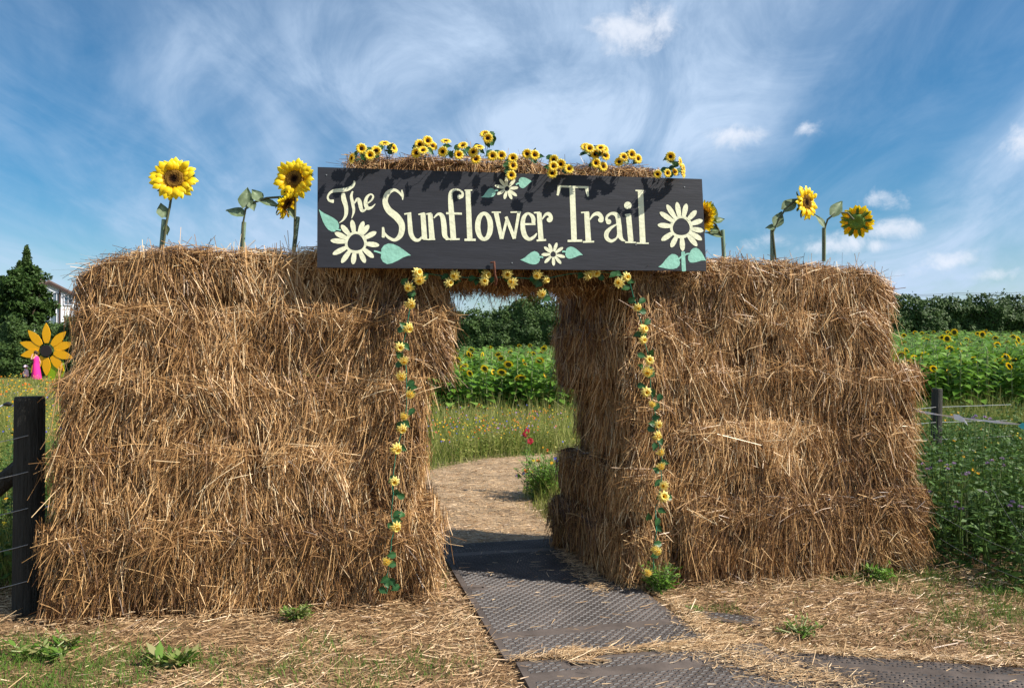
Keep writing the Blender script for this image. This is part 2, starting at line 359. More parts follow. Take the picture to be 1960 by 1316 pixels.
# ------------------------------------------------------------------ straw bales
def bale_surface(a, b, p, r):
    """points p of the box a..b pushed on to a rounded, uneven bale surface (wall coordinates)"""
    q = np.clip(p, a + r, b - r); n = p - q; ln = np.linalg.norm(n, axis=1, keepdims=True)
    n = n / np.maximum(ln, 1e-6); s = q + n * r
    return s, n
def roughen(s, n, v=None, amt=.034):
    k = amt * vnoise(s, 3.3, 3) + amt * .9 * vnoise(s, 8.5, 4)
    if v is not None: k = k + (.035 * np.exp(-((v - .82) / .14) ** 2) - .042 * np.exp(-(v / .13) ** 2)) * (np.abs(n[:, 2]) < .8)
    return s + n * k[:, None]
def make_bale(s0, s1, d0, d1, h0, h1, faces, label, n_per_m2=13600, splay0=0., splay1=0., group='straw bales of the archway', rot=0., slump=0., r=.085):
    a = np.array([s0, d0, h0]); b = np.array([s1, d1, h1]); c = (a + b) / 2
    ca, sa = math.cos(rot), math.sin(rot)
    def place(p, isvec=False):
        if not isvec and h1 > 2.15 and h0 < 2.2:
            t = np.clip((np.abs(p[:, 0]) - abs(c[0])) / abs(s1 - s0) * 2, -.2, 1.1) if slump else 0
            p = p.copy(); k = np.clip((p[:, 2] - h0) / (h1 - h0), 0, 1.3); p[:, 2] += k * (.028 * vnoise(p * [1, 1, 0], 2.1, 77) - slump * ss(t, .15, 1.05) ** 1.6)
        q = p - (0 if isvec else c)
        q = np.stack([q[:, 0] * ca - q[:, 1] * sa, q[:, 0] * sa + q[:, 1] * ca, q[:, 2]], 1)
        q = q + (0 if isvec else c)
        return vec_world(q) if isvec else to_world(q)
    base = W((s0 + s1) / 2, (d0 + d1) / 2, h0)
    root = empty('straw_bale', base, label, 'straw bale', group)
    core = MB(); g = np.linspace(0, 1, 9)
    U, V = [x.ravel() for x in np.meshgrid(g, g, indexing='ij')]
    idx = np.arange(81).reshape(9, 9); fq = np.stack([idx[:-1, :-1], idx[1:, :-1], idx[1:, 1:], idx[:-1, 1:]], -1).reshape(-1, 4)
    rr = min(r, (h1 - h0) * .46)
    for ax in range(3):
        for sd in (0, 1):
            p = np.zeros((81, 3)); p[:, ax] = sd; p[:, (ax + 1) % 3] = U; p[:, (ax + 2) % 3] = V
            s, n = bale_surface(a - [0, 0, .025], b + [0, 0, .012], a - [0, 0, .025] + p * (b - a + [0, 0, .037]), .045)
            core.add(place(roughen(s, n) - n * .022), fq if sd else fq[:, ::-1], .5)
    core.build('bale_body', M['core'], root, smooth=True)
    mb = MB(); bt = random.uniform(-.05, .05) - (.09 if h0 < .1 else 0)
    for fc, dens in faces:
        ax, sd = {'front': (1, 0), 'back': (1, 1), 'left': (0, 0), 'right': (0, 1), 'top': (2, 1), 'bottom': (2, 0)}[fc]
        o1, o2 = [k for k in range(3) if k != ax]
        area = (b - a)[o1] * (b - a)[o2]; n = int(area * n_per_m2 * dens)
        p = a + rng.random((n, 3)) * (b - a); p[:, ax] = (b if sd else a)[ax]
        s, nn = bale_surface(a, b, p, rr)
        keep = (vnoise(s, 5.5, 9) + .6 * vnoise(s, 15, 2)) > rng.uniform(-1.3, .15, n); s, nn = s[keep], nn[keep]; n = len(s)
        v = (s[:, 2] - h0) / (h1 - h0); u = (s[:, 0] - s0) / (s1 - s0)
        s = roughen(s, nn, v)
        if fc in ('top',):
            ang = rng.uniform(0, 6.283, n)
            D = np.stack([np.cos(ang), np.sin(ang) - .2, rng.normal(.03, .16, n)], 1)
            spike = rng.random(n) < .045; D[spike, 2] += rng.uniform(.3, 2.2, spike.sum())
            bend = np.array([0, 0, -.12]) + rng.normal(0, .06, (n, 3)); L = np.exp(rng.normal(math.log(.10), .5, n)); L[spike] *= rng.uniform(.5, 1.15, spike.sum())
        else:
            th = (vnoise(s, 3.1, 6) * .40 + vnoise(s, 10, 7) * .55) * (1.5 if ax == 0 else 1) + rng.normal(0, .26, n)
            mode = rng.random(n)
            th = np.where(mode < .22, rng.uniform(-3.14, 3.14, n), th)
            hor = (mode > .78) & (v > .72); th = np.where(hor, rng.choice([-1.35, 1.35], n) + rng.normal(0, .3, n), th)
            tang = np.zeros((n, 3)); tang[:, 0 if ax == 1 else 1] = 1
            down = np.array([0, 0, -1.]) if fc != 'bottom' else nrm(np.stack([rng.normal(0, .6, n), rng.normal(0, .6, n), -np.ones(n) * .6], 1))
            D = down * np.cos(th)[:, None] + tang * np.sin(th)[:, None]
            sp = splay1 * ss(u, .35, 1.) - splay0 * ss(1 - u, .35, 1.)
            if ax == 1: D[:, 0] += sp * (.6 + .8 * rng.random(n))
            D = D + nn * (rng.uniform(-.02, .20, n) + (rng.random(n) < .07) * rng.uniform(.1, .5, n))[:, None]
            if ax == 0: D[:, 2] -= .1
            bend = np.array([0, 0, -.10]) + rng.normal(0, .07, (n, 3)); L = np.exp(rng.normal(math.log(.098), .55, n))
            fr = (v < .22) & (rng.random(n) < .30) & (fc != 'bottom'); L[fr] = rng.uniform(.12, .30, fr.sum()); D[fr] += nn[fr] * rng.uniform(.05, .35, fr.sum())[:, None]
            if fc == 'bottom': L = np.minimum(L, .13)
            L = np.where(mode < .22, L * .7, L)
        L = np.clip(L, .02, .34)
        big = rng.random(n) < .16; L = np.where(big, L * 1.15, L * .85)
        depth = np.where(big, rng.uniform(.0, .045, n), rng.beta(1.2, 2.0, n) * .05 - .03)
        if fc != 'top': L = np.where((s[:, 2] > 2.02) & (s[:, 2] < 2.84) & (s[:, 0] > -1.35) & (s[:, 0] < 1.45) & (s[:, 1] < .3), np.minimum(L, .07), L)
        Pt = s + nn * depth[:, None] - nrm(D) * (L * .4)[:, None]
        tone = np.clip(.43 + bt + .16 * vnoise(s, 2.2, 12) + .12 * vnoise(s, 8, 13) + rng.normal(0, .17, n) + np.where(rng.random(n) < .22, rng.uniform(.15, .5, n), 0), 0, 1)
        wd = rng.uniform(.0018, .0038, n) * np.where(big, 1.15, .95)
        tb = big & (rng.random(n) < .62)
        Pw, Dw, Bw = place(Pt), place(D, True), place(bend, True)
        blades(mb, Pw[tb], Dw[tb], L[tb], wd[tb] * 1.05, Bw[tb], tone[tb], tubes=True, taper=(1, .95, .8))
        q = ~tb; blades(mb, Pw[q], Dw[q], L[q], wd[q] * 1.15, Bw[q], tone[q], taper=(.9, 1, .6), side=Dw[q] * 0 + np.array([.0, 1., .0]) @ np.eye(3) * 0 + place(nn[q], True) + rng.normal(0, .75, (q.sum(), 3)))
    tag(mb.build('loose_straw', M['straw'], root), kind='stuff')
    return root

LAYERS_L = [0, .57, 1.03, 1.46, 1.90, 2.21]
LAYERS_R = [0, .62, 1.12, 1.50, 1.90, 2.19]
ORD = ['bottom', 'second', 'middle', 'fourth', 'top']
rj = random.Random(3)
# wall beside the dark timber post: outer, centre, passage end
outer_L = [-2.80, -2.74, -2.74, -2.64, -2.66]
inner_L = [-.50, -.60, -.58, -.38, -.40]
for k in range(5):
    h0, h1 = LAYERS_L[k], LAYERS_L[k + 1] + .015
    a, e = outer_L[k], inner_L[k]; w = .50; mid = (a + e - w) / 2 + rj.uniform(-.16, .16)
    dj = [rj.uniform(-.015, .03) for _ in range(3)]; bo = -.05 if k == 0 else 0
    top = [('top', 1.)] if k == 4 else ([('top', .35)] if k == 0 else [])
    make_bale(a, mid + .03, bo + dj[0], .5, h0, h1, [('front', 1), ('left', .8)] + top, f'straw bale at the outer end of the {ORD[k]} layer, wall beside the dark post', splay0=.42 if k else .2, slump=.14, r=.20 if k == 4 else .10)
    make_bale(mid - .03, e - w + .07, bo + dj[1], .5, h0, h1, [('front', 1)] + top, f'straw bale in the centre of the {ORD[k]} layer, wall beside the dark post')
    make_bale(e - w, e, bo + dj[2], 1.2, h0, h1, [('front', 1.1), ('right', .5)] + top, f'straw bale at the passage end of the {ORD[k]} layer, wall beside the dark post', splay1=.5 if k in (3, 4, 1) else .3, r=.10)
# wall beside the weeds and wire fence
outer_R = [3.07, 3.02, 3.04, 2.80, 2.83]
LAYERS_E = [0, .43, .80, 1.33, 1.80, 2.20]
for k in range(5):
    h0, h1 = LAYERS_R[k], LAYERS_R[k + 1] + .015
    s, e = 1.20, outer_R[k]; mid = (s + e) / 2 + rj.uniform(-.16, .16)
    dj = [rj.uniform(-.015, .03) for _ in range(3)]; bo = -.05 if k == 0 else 0
    top = [('top', 1.)] if k == 4 else []
    make_bale(s - .04, mid + .03, bo + dj[0], .5, h0, h1, [('front', 1)] + top, f'straw bale in the centre of the {ORD[k]} layer, wall beside the weeds')
    make_bale(mid - .03, e, bo + dj[1], .5, h0, h1, [('front', 1), ('right', .8)] + top, f'straw bale at the outer end of the {ORD[k]} layer, wall beside the weeds', splay1=.55, slump=.13, r=.20 if k == 4 else .10)
rotE = [.15, .11, -.03, .15, .12]; inE = [.66, .70, .80, .68, .70]
for k in range(5):
    h0, h1 = LAYERS_E[k], LAYERS_E[k + 1] + .015
    top = [('top', 1.)] if k == 4 else ([('top', .5)] if k == 1 else [])
    make_bale(inE[k], 1.23, -.03 + (.02 if k > 1 else -.01), 1.30, h0, h1, [('front', 1.2), ('left', .85)] + top, f'shaded straw bale lining the passage, {ORD[k]} layer of the wall beside the weeds', splay0=.30, rot=rotE[k], r=.15)
# lintel
for i, (a, b) in enumerate(((-.62, .16), (.14, .93))):
    make_bale(a, b, .06, .58, 2.06, 2.43, [('front', .9), ('bottom', 1.0)] + [], ['straw bale bridging the passage under the sign, half nearer the dark post', 'straw bale bridging the passage under the sign, half nearer the weeds'][i], r=.1)
for i, (a, b) in enumerate(((-1.03, 0.01), (-.01, 1.04))):
    make_bale(a, b, .0, .5, 2.44, 2.86, [('front', .7), ('top', 1.2), ('left', .7), ('right', .7)], ['straw bale on top of the arch behind the words The Sun', 'straw bale on top of the arch behind the word Trail'][i], splay0=.4 * (i == 0), splay1=.4 * (i == 1), r=.1)

# ------------------------------------------------------------------ sign
SIGN_D = -.125
def signp(px, py, off=0.): return PW(px, py, SIGN_D - off)
def build_sign():
    c = [PW(608, 320, SIGN_D), PW(1343, 343, SIGN_D + .02), PW(1354, 518, SIGN_D - .01), PW(607, 512, SIGN_D - .01)]
    n = (c[1] - c[0]).cross(c[3] - c[0]).normalized()
    if n.y > 0: n = -n
    ctr = sum(c, Vector()) / 4
    c = [p - n * (p - ctr).dot(n) for p in c]
    root = empty('wooden_sign', ctr, 'black painted wooden sign reading The Sunflower Trail above the passage', 'sign')
    mb = MB(); th = .018
    v = c + [p - n * th for p in c]
    v = [np.array(p) for p in v]
    mb.poly(v, [[3, 2, 1, 0], [4, 5, 6, 7], [0, 1, 5, 4], [1, 2, 6, 5], [2, 3, 7, 6], [3, 0, 4, 7]])
    mb.build('sign_board', M['board'], root)
    cnt = [0]
    def on(px, py, off):
        a = P(px, py, 1) - Vector((0, 0, EYE)); o = Vector((0, 0, EYE)); k = (ctr - o).dot(n) / a.dot(n)
        return o + a * k + n * off
    def A(x, y): return 600 + x / 4.9, 300 + y / 4.9
    def B(x, y): return 980 + x / 4.9, 300 + y / 4.9
    def cr(pts):
        out = []
        for i in range(len(pts) - 1):
            p0, p1, p2, p3 = [np.array(pts[max(0, min(len(pts) - 1, j))], float) for j in (i - 1, i, i + 1, i + 2)]
            m = 7 if len(pts) > 2 else 1
            for t in np.arange(m) / m:
                out.append(.5 * ((2 * p1) + (-p0 + p2) * t + (2 * p0 - 5 * p1 + 4 * p2 - p3) * t * t + (-p0 + 3 * p1 - 3 * p2 + p3) * t ** 3))
        out.append(np.array(pts[-1], float)); return out
    def stroke(mb, fr, pts, lvl, caps=False, closed=False):
        q = cr(pts); V = []; m = len(q); off = .0012 + lvl * .00035
        for i, p in enumerate(q):
            a, b = q[max(i - 1, 0)], q[min(i + 1, m - 1)]
            if closed and i in (0, m - 1): a, b = q[-2], q[1]
            d = b[:2] - a[:2]; d = d / max(np.hypot(*d), 1e-6); nn = np.array([-d[1], d[0]]) * p[2] / 2
            for sg in (1, -1): V.append(on(*fr(*(p[:2] + nn * sg)), off))
        mb.add(V, [[2 * i, 2 * i + 1, 2 * i + 3, 2 * i + 2] for i in range(m - 1)])
        if not closed:
            for e, s in ((0, 1), (m - 1, -1)):
                p = q[e]; d = (q[min(e + 1, m - 1)] - q[max(e - 1, 0)])[:2]; d = d / max(np.hypot(*d), 1e-6); r = p[2] / 2; 
                if r < 3: continue
                k = .8 if caps else .22
                pts_ = [p[:2] - d * s * r * k * math.sin(t) + np.array([-d[1], d[0]]) * r * math.cos(t) for t in np.linspace(0, math.pi, 7)]
                mb.poly([on(*fr(*x), off) for x in pts_], [list(range(7))])
    def disc_(mb, fr, x, y, rx, ry, lvl, r0=0):
        off = .0012 + lvl * .00035; k = 24
        o = [on(*fr(x + rx * math.cos(t), y + ry * math.sin(t)), off) for t in np.linspace(0, 6.283, k, endpoint=False)]
        if r0:
            i_ = [on(*fr(x + r0 * (1 + .05 * math.sin(3 * t)) * math.cos(t), y + r0 * (1 + .05 * math.sin(3 * t)) * math.sin(t)), off) for t in np.linspace(0, 6.283, k, endpoint=False)]
            mb.add(o + i_, [[a, (a + 1) % k, k + (a + 1) % k, k + a] for a in range(k)])
        else: mb.poly(o, [list(range(k))])
    G = [
     (A, [[(188, 418, 34), (150, 412, 22), (134, 378, 18), (160, 335, 22), (210, 318, 32), (300, 310, 36), (355, 285, 30), (380, 255, 24), (382, 226, 12)], [(278, 345, 34), (285, 400, 46), (305, 470, 40), (305, 540, 32), (280, 590, 18), (240, 622, 5)]], []),
     (A, [[(368, 325, 14), (355, 370, 26), (368, 440, 30), (378, 510, 24), (358, 578, 5)], [(380, 440, 12), (412, 398, 26), (432, 420, 38), (445, 480, 36), (462, 508, 28), (505, 484, 8)]], []),
     (A, [[(500, 442, 10), (540, 412, 16), (560, 375, 18), (538, 352, 14), (503, 378, 26), (488, 430, 36), (505, 480, 36), (545, 476, 20), (580, 442, 5)]], []),
     (A, [[(828, 312, 12), (836, 360, 22), (836, 404, 8)], [(838, 385, 12), (805, 338, 22), (755, 312, 28), (695, 345, 46), (672, 420, 50), (705, 500, 62), (780, 565, 66), (828, 640, 58), (818, 730, 50), (765, 780, 30), (705, 758, 26), (662, 712, 18)], [(652, 662, 20), (656, 715, 30), (654, 756, 28)]], []),
     (A, [[(898, 532, 36), (904, 620, 42), (914, 720, 44), (945, 772, 36), (985, 782, 26), (1020, 750, 16)], [(852, 538, 14), (915, 527, 14)], [(1026, 532, 46), (1042, 770, 50)], [(985, 542, 14), (1040, 528, 14)], [(1030, 772, 14), (1088, 778, 12)]], []),
     (A, [[(1094, 540, 44), (1112, 770, 52)], [(1058, 538, 14), (1105, 530, 14)], [(1128, 575, 10), (1170, 538, 24), (1208, 560, 44), (1224, 650, 50), (1232, 738, 46), (1262, 770, 22)], [(1084, 774, 16), (1140, 774, 14)], [(1240, 776, 14), (1300, 770, 14)]], []),
     (A, [[(1368, 384, 22), (1392, 372, 28), (1398, 340, 20), (1365, 312, 16), (1318, 312, 24), (1286, 345, 36), (1288, 450, 48), (1300, 600, 52), (1312, 765, 52)], [(1245, 530, 20), (1390, 534, 20)], [(1280, 776, 16), (1370, 772, 16)]], [(1368, 376, 20, 22)]),
     (A, [[(1448, 318, 46), (1466, 772, 50)], [(1418, 315, 12), (1488, 314, 12)], [(1418, 779, 22), (1520, 779, 22)]], []),
     (A, [[(1600 + 60 * math.cos(t), 653 + 120 * math.sin(t), 50 - 16 * abs(math.sin(t)) ** 3) for t in np.linspace(0, 6.2832, 17)]], []),
     (A, [[(1712, 525, 44), (1764, 768, 34)], [(1672, 521, 14), (1756, 521, 14)], [(1768, 768, 26), (1812, 590, 24)], [(1806, 565, 30), (1884, 766, 34)], [(1884, 766, 24), (1925, 525, 30)], [(1848, 521, 14), (1945, 519, 14)]], []),
     (B, [[(112, 632, 18), (218, 632, 18)], [(200, 628, 34), (196, 570, 38), (150, 532, 22), (110, 570, 38), (100, 650, 44), (118, 735, 46), (160, 773, 32), (205, 752, 26), (232, 718, 12)]], []),
     (B, [[(254, 528, 44), (272, 780, 48)], [(205, 526, 14), (262, 522, 14)], [(232, 786, 18), (318, 780, 18)], [(280, 590, 10), (312, 545, 24), (345, 538, 36), (366, 572, 34), (356, 600, 36)]], [(350, 592, 26, 24)]),
     (B, [[(564, 285, 52), (582, 785, 52)], [(428, 277, 18), (716, 288, 20)], [(446, 278, 34), (427, 362, 20)], [(698, 290, 34), (712, 372, 18)], [(522, 790, 20), (655, 787, 22)]], []),
     (B, [[(700, 525, 48), (716, 792, 52)], [(648, 524, 14), (720, 520, 14)], [(665, 799, 16), (768, 796, 16)], [(728, 592, 10), (765, 545, 26), (810, 536, 40), (840, 572, 36), (838, 600, 34)]], [(832, 594, 26, 24)]),
     (B, [[(886, 600, 22), (892, 560, 24), (935, 532, 26), (985, 552, 44), (1003, 640, 46), (1012, 735, 46), (1032, 775, 30), (1062, 790, 8)], [(985, 632, 12), (930, 665, 26), (888, 712, 42), (888, 762, 38), (930, 790, 30), (978, 765, 18), (992, 725, 12)]], [(905, 610, 25, 25)]),
     (B, [[(1092, 545, 50), (1114, 792, 50)], [(1060, 547, 14), (1110, 538, 14)], [(1060, 801, 16), (1160, 804, 14)]], [(1085, 457, 35, 35)]),
     (B, [[(1204, 320, 50), (1226, 806, 54)], [(1158, 317, 14), (1232, 320, 14)], [(1168, 809, 14), (1280, 812, 14)]], []),
    ]
    for fr, st, ds in G:
        mb = MB()
        for l, s in enumerate(st): stroke(mb, fr, s, l, closed=(s[0][:2] == s[-1][:2] or (abs(s[0][0] - s[-1][0]) < 1 and abs(s[0][1] - s[-1][1]) < 1)))
        for l, d in enumerate(ds): disc_(mb, fr, *d, len(st) + l)
        mb.build('letter', M['cream'], root)
    FL = [(A, (397, 805), 78, 50, [(360, 592), (470, 605), (520, 640), (590, 705), (617, 830), (565, 945), (485, 995), (370, 1008), (262, 995), (180, 915), (160, 785), (200, 712), (260, 640)]),
          (B, (1587, 660), 80, 50, [(1545, 425), (1635, 440), (1728, 505), (1788, 595), (1795, 695), (1780, 780), (1735, 838), (1600, 885), (1490, 850), (1400, 785), (1365, 640), (1385, 520), (1450, 450)]),
          (A, (1815, 300), 22, 32, [(1745, 210), (1805, 190), (1890, 215), (1920, 290), (1908, 370), (1860, 400), (1790, 398), (1722, 355), (1700, 270)]),
          (B, (385, 915), 26, 32, [(345, 815), (420, 805), (478, 850), (498, 940), (460, 1003), (390, 1022), (305, 995), (275, 918), (300, 845)])]
    for fr, c0, r0, wd, tips in FL:
        mb = MB(); disc_(mb, fr, *c0, r0 * 1.34, r0 * 1.34, 0, r0)
        for j, tp in enumerate(tips):
            d = np.array(tp, float) - c0; ln = np.hypot(*d); d /= ln; nn = np.array([-d[1], d[0]]); pts = []
            prof = [(0, .28), (.25, .42), (.55, .5), (.8, .42), (.94, .24), (1, .04)]
            o_ = r0 * 1.12
            L_ = [np.array(c0) + d * (o_ + (ln - o_) * t) + nn * wd * w for t, w in prof]; R_ = [np.array(c0) + d * (o_ + (ln - o_) * t) - nn * wd * w for t, w in prof]
            V = [on(*fr(*p), .0012 + (1 + j % 3) * .00035) for pr in zip(L_, R_) for p in pr]
            mb.add(V, [[2 * i, 2 * i + 1, 2 * i + 3, 2 * i + 2] for i in range(5)])
        mb.build('painted_flower', M['cream'], root)
    LV = [(A, (50, 492), (222, 690), 118, (255, 688)), (A, (915, 925), (628, 905), 195, (568, 884)), (A, (1575, 380), (1702, 318), 84, (1730, 318)), (B, (192, 232), (62, 250), 104, (38, 264)),
          (B, (76, 965), (262, 940), 124, (290, 946)), (B, (665, 922), (500, 892), 116, (472, 892)), (B, (1370, 1032), (1570, 960), 140, (1590, 935)), (B, (1820, 975), (1660, 905), 150, (1618, 925))]
    for fr, tip, bs, wd, se in LV:
        mb = MB(); d = np.array(bs, float) - tip; ln = np.hypot(*d); d /= ln; nn = np.array([-d[1], d[0]])
        prof = [(0, 0, .0), (.10, .06, .03), (.25, .18, .05), (.42, .34, .04), (.6, .46, .02), (.76, .5, 0), (.9, .40, 0), (.98, .22, 0), (.97, .05, 0)]
        V = []
        for t, w, c_ in prof:
            q = np.array(tip) + d * ln * t + nn * wd * c_ * 1.2
            V += [on(*fr(*(q + nn * wd * w)), .0012), on(*fr(*(q - nn * wd * w)), .0012)]
        mb.add(V, [[2 * i, 2 * i + 1, 2 * i + 3, 2 * i + 2] for i in range(len(prof) - 1)])
        stroke(mb, fr, [(*(np.array(bs) - d * ln * .06), 18), (*((np.array(bs) + se) / 2 + [0, -4]), 15), (*se, 15)], 2)
        mb.build('painted_leaf', M['mint'], root)
    mb = MB(); stroke(mb, B, [(1604, 892, 34), (1608, 1000, 38), (1612, 1070, 38)], 1); mb.build('painted_stem', M['mint'], root)
    # screws
    for x, y in ((625, 335), (1310, 358), (980, 503), (1030, 330), (1217, 468)):
        mb = MB(); q = on(x, y, 0); tube(mb, [q, q + n * .003], .004, 8); mb.build('screw', M['wire'], root)
    mb = MB(); a = on(945, 503, .018); b_ = on(946, 532, .03)
    r2 = empty('rusty_hook', b_, 'rusty iron hook gripping the bottom edge of the sign', 'hook')
    tube(mb, [on(938, 503, .012), on(945, 502, .02), on(945, 512, .024), on(946, 526, .02), on(950, 535, .0), on(950, 545, -.03)], [.005, .007, .008, .008, .009, .007], 7)
    mb.build('hook_shank', M['rust'], r2, smooth=True)
build_sign()

# ------------------------------------------------------------------ flowers
def petal_verts(r0, r1, w, cup=0., droop=0., n=5, z0=0., notch=0, side=0.):
    V = []
    for i in range(n):
        t = i / (n - 1); wd = w * (.45 + 1.25 * t - .2 * t * t) * (1 - ss(t, .55, 1.0) * .93); r = r0 + (r1 - r0) * t
        z = z0 + cup * math.sin(t * 2.2) - droop * t * t
        for sg in (-1, 0, 1): V.append((sg * wd + side * t * t, r, z - (abs(sg) - .5) * w * .35))
    F = [[i * 3 + k, i * 3 + k + 1, (i + 1) * 3 + k + 1, (i + 1) * 3 + k] for i in range(n - 1) for k in (0, 1)]
    return np.array(V, float), F
def rotz(v, a): c, s = math.cos(a), math.sin(a); return np.stack([v[:, 0] * c - v[:, 1] * s, v[:, 0] * s + v[:, 1] * c, v[:, 2]], 1)
def frame(face, spin=0.):
    """rotation whose local +Z looks along face"""
    f = Vector(face).normalized(); q = f.to_track_quat('Z', 'Y'); return (q @ Matrix.Rotation(spin, 3, 'Z').to_quaternion()).to_matrix()
def dome(mb, r, h, n=12, rings=4, tones=(.1, .3, .6, .9), z=0, mi=0, jit=0):
    prev = None
    V = [(0, 0, z + h * .55)]; T = [tones[0]]
    for i in range(1, rings + 1):
        t = i / rings
        for k in range(n):
            a = 6.283 * k / n; hh = h * (.55 + .45 * math.sin(t * 2.2)) * (1 - ss(t, .8, 1.)) + (random.uniform(-jit, jit) if jit else 0)
            V.append((math.cos(a) * r * t, math.sin(a) * r * t, z + hh)); T.append(tones[min(i, len(tones) - 1)])
    mb.add(V, [[0, 1 + k, 1 + (k + 1) % n] for k in range(n)], T, mi)
    b = mb.n - len(V)
    mb.f4.append(np.array([[b + 1 + (i - 1) * n + k, b + 1 + i * n + k, b + 1 + i * n + (k + 1) % n, b + 1 + (i - 1) * n + (k + 1) % n] for i in range(1, rings) for k in range(n)])); mb.m4.append(np.full((rings - 1) * n, mi))
def leaf_mesh(L, w, curl=.2, seed=0, heart=True):
    rr = random.Random(seed); n = 7; V = []; T = []
    prof = [.30, .85, 1., .88, .62, .30, .02] if heart else [.05, .5, .85, 1, .8, .45, .02]
    for i in range(n):
        t = i / (n - 1)
        for sg in (-1, -.5, 0, .5, 1):
            back = -.10 * L * abs(sg) if (heart and i == 0) else 0
            V.append((sg * w * .5 * prof[i] + rr.uniform(-.02, .02) * w, L * t + back, curl * L * (-t * t) + abs(sg) * w * .12 + rr.uniform(-.03, .03) * w)); T.append(.3 + .3 * (abs(sg) < .2) + rr.uniform(-.1, .25))
    return V, [[i * 5 + k, i * 5 + k + 1, (i + 1) * 5 + k + 1, (i + 1) * 5 + k] for i in range(n - 1) for k in range(4)], T
def leaf_obj(parent, p, direction, L, w, m, curl=.2, seed=0, up=None, name='leaf'):
    mb = MB(); V, F, T = leaf_mesh(L, w, curl, seed)
    mb.add(V, F, np.clip(T, 0, 1)); me = mb.mesh(name, m, smooth=True)
    y = Vector(direction).normalized(); z = Vector(up) if up else Vector((0, -.5, .8)); x = y.cross(z).normalized(); z = x.cross(y)
    o = bpy.data.objects.new(name, me); COL.objects.link(o); o.parent = parent
    o.matrix_parent_inverse = Matrix.Translation(parent.location).inverted()
    R3 = Matrix((x, y, z)).transposed(); o.matrix_basis = Matrix.Translation(p) @ R3.to_4x4()
    return o

# tall cloth sunflowers standing on the walls; petals are pieces of the head
petal_meshes = []
for k in range(4):
    mb = MB(); v, f = petal_verts(.50, 1.0, .150, cup=.10 + .03 * k, droop=.05 + .05 * (k % 2), z0=-.02, side=.03 * (k - 1.5))
    v[:, 2] += 0; mb.add(v, f, np.clip([.30 + .55 * (i // 3) / 4 + .1 * random.random() for i in range(len(v))], 0, 1)); petal_meshes.append(mb.mesh('petal', M['petal_big'], smooth=True))
def sunflower(ctr, face, R_, stem_pts, tube_pts, leaves, label, spin=0, squash=1.):
    R_ *= 1.07
    root = empty('tall_sunflower', Vector(tube_pts[0]), label, 'sunflower', 'tall sunflowers on the bale walls')
    F3 = frame(face, spin); inv = Matrix.Translation(root.location).inverted()
    head = MB(); dome(head, .47, .12, 22, 8, (.0, .02, .25, .45, .7, .9, .75, 1., .6), z=.02, jit=.018)
    # seeds as fine knobs
    pts = [(math.sqrt(i / 330) * .47, i * 2.39996) for i in range(330)]
    C = np.array([(r * math.cos(a), r * math.sin(a), .02 + .12 * (.55 + .45 * math.sin(min(1, r / .5) * 2.2)) * (1 - ss(r / .5, .8, 1.) * .7)) for r, a in pts]); rr = np.hypot(C[:, 0], C[:, 1])
    for a in range(3):
        U = nrm(rng.normal(size=C.shape)) * .021; V_ = nrm(np.cross(U, rng.normal(size=C.shape))) * .015
        quads(head, C + [0, 0, .012], U, V_, np.clip(np.where(rr < .15, .08, .45 + 1.0 * (rr - .15)) + rng.normal(0, .2, len(C)), 0, 1))
    # back cup and sepals
    hm = head.mesh('flower_head', [M['disc'], M['sepal']], smooth=False)
    h = bpy.data.objects.new('flower_head', hm); COL.objects.link(h); h.parent = root; h.matrix_parent_inverse = inv
    h.matrix_basis = Matrix.Translation(ctr) @ F3.to_4x4() @ Matrix.Scale(R_, 4)
    sp = MB(); dome(sp, .5, -.22, 16, 4, (.3, .4, .5, .6), z=-.04)
    for k in range(36):
        v, f = petal_verts(.30, .78 + .14 * random.random(), .055, cup=-.10, droop=.10 * random.random() - .12, z0=-.10); sp.add(rotz(v, k * .7 + random.random() * .2), f, random.random())
    s = link('sepals', sp.mesh('sepals', M['sepal'], smooth=True), h, Vector((0, 0, 0)))
    for layer, (cnt, z, sc) in enumerate(((21, .03, .90), (22, 0, 1.0))):
        for k in range(cnt):
            me = petal_meshes[(k * 7 + layer) % 4]
            o = bpy.data.objects.new('petal', me); COL.objects.link(o); o.parent = h
            a = 6.283 * (k + layer * .5) / cnt + random.uniform(-.06, .06)
            o.matrix_basis = Matrix.Rotation(a, 4, 'Z') @ Matrix.Translation((0, -.1 if layer == 0 else -.02, z)) @ Matrix.Rotation(random.uniform(-.05, .22) + .10 * layer * 0, 4, 'X') @ Matrix.Rotation(random.uniform(-.25, .25), 4, 'Y') @ Matrix.Scale(sc * random.uniform(.94, 1.06), 4)
    mb = MB(); tube(mb, stem_pts, [.0075] * len(stem_pts), 7); mb.build('stem', M['stem'], root, smooth=True)
    mb = MB(); tube(mb, tube_pts, .0145, 10); mb.build('support_tube', M['tubeg'], root, smooth=True)
    for i, (p, d, L, w) in enumerate(leaves): leaf_obj(root, p, d, L, w, M['leafgrey'], .35, i + int(L * 1000), up=(.2, -.8, .5))
    return root
D1 = .22
q = lambda px, py, d=D1: PW(px, py, d)
sunflower(q(333, 343), (.22, -1, .12), .135, [q(313, 470), q(318, 430), q(325, 395), q(329, 370), q(333, 345, D1 + .03)], [q(309, 480, D1 + .02), q(314, 420, D1 + .02)],
          [(q(314, 415), (-.25, 0, 1), .10, .075), (q(318, 432), (.1, 0, -1), .06, .04)], 'upright yellow sunflower standing alone at the outer end of the wall by the dark post')
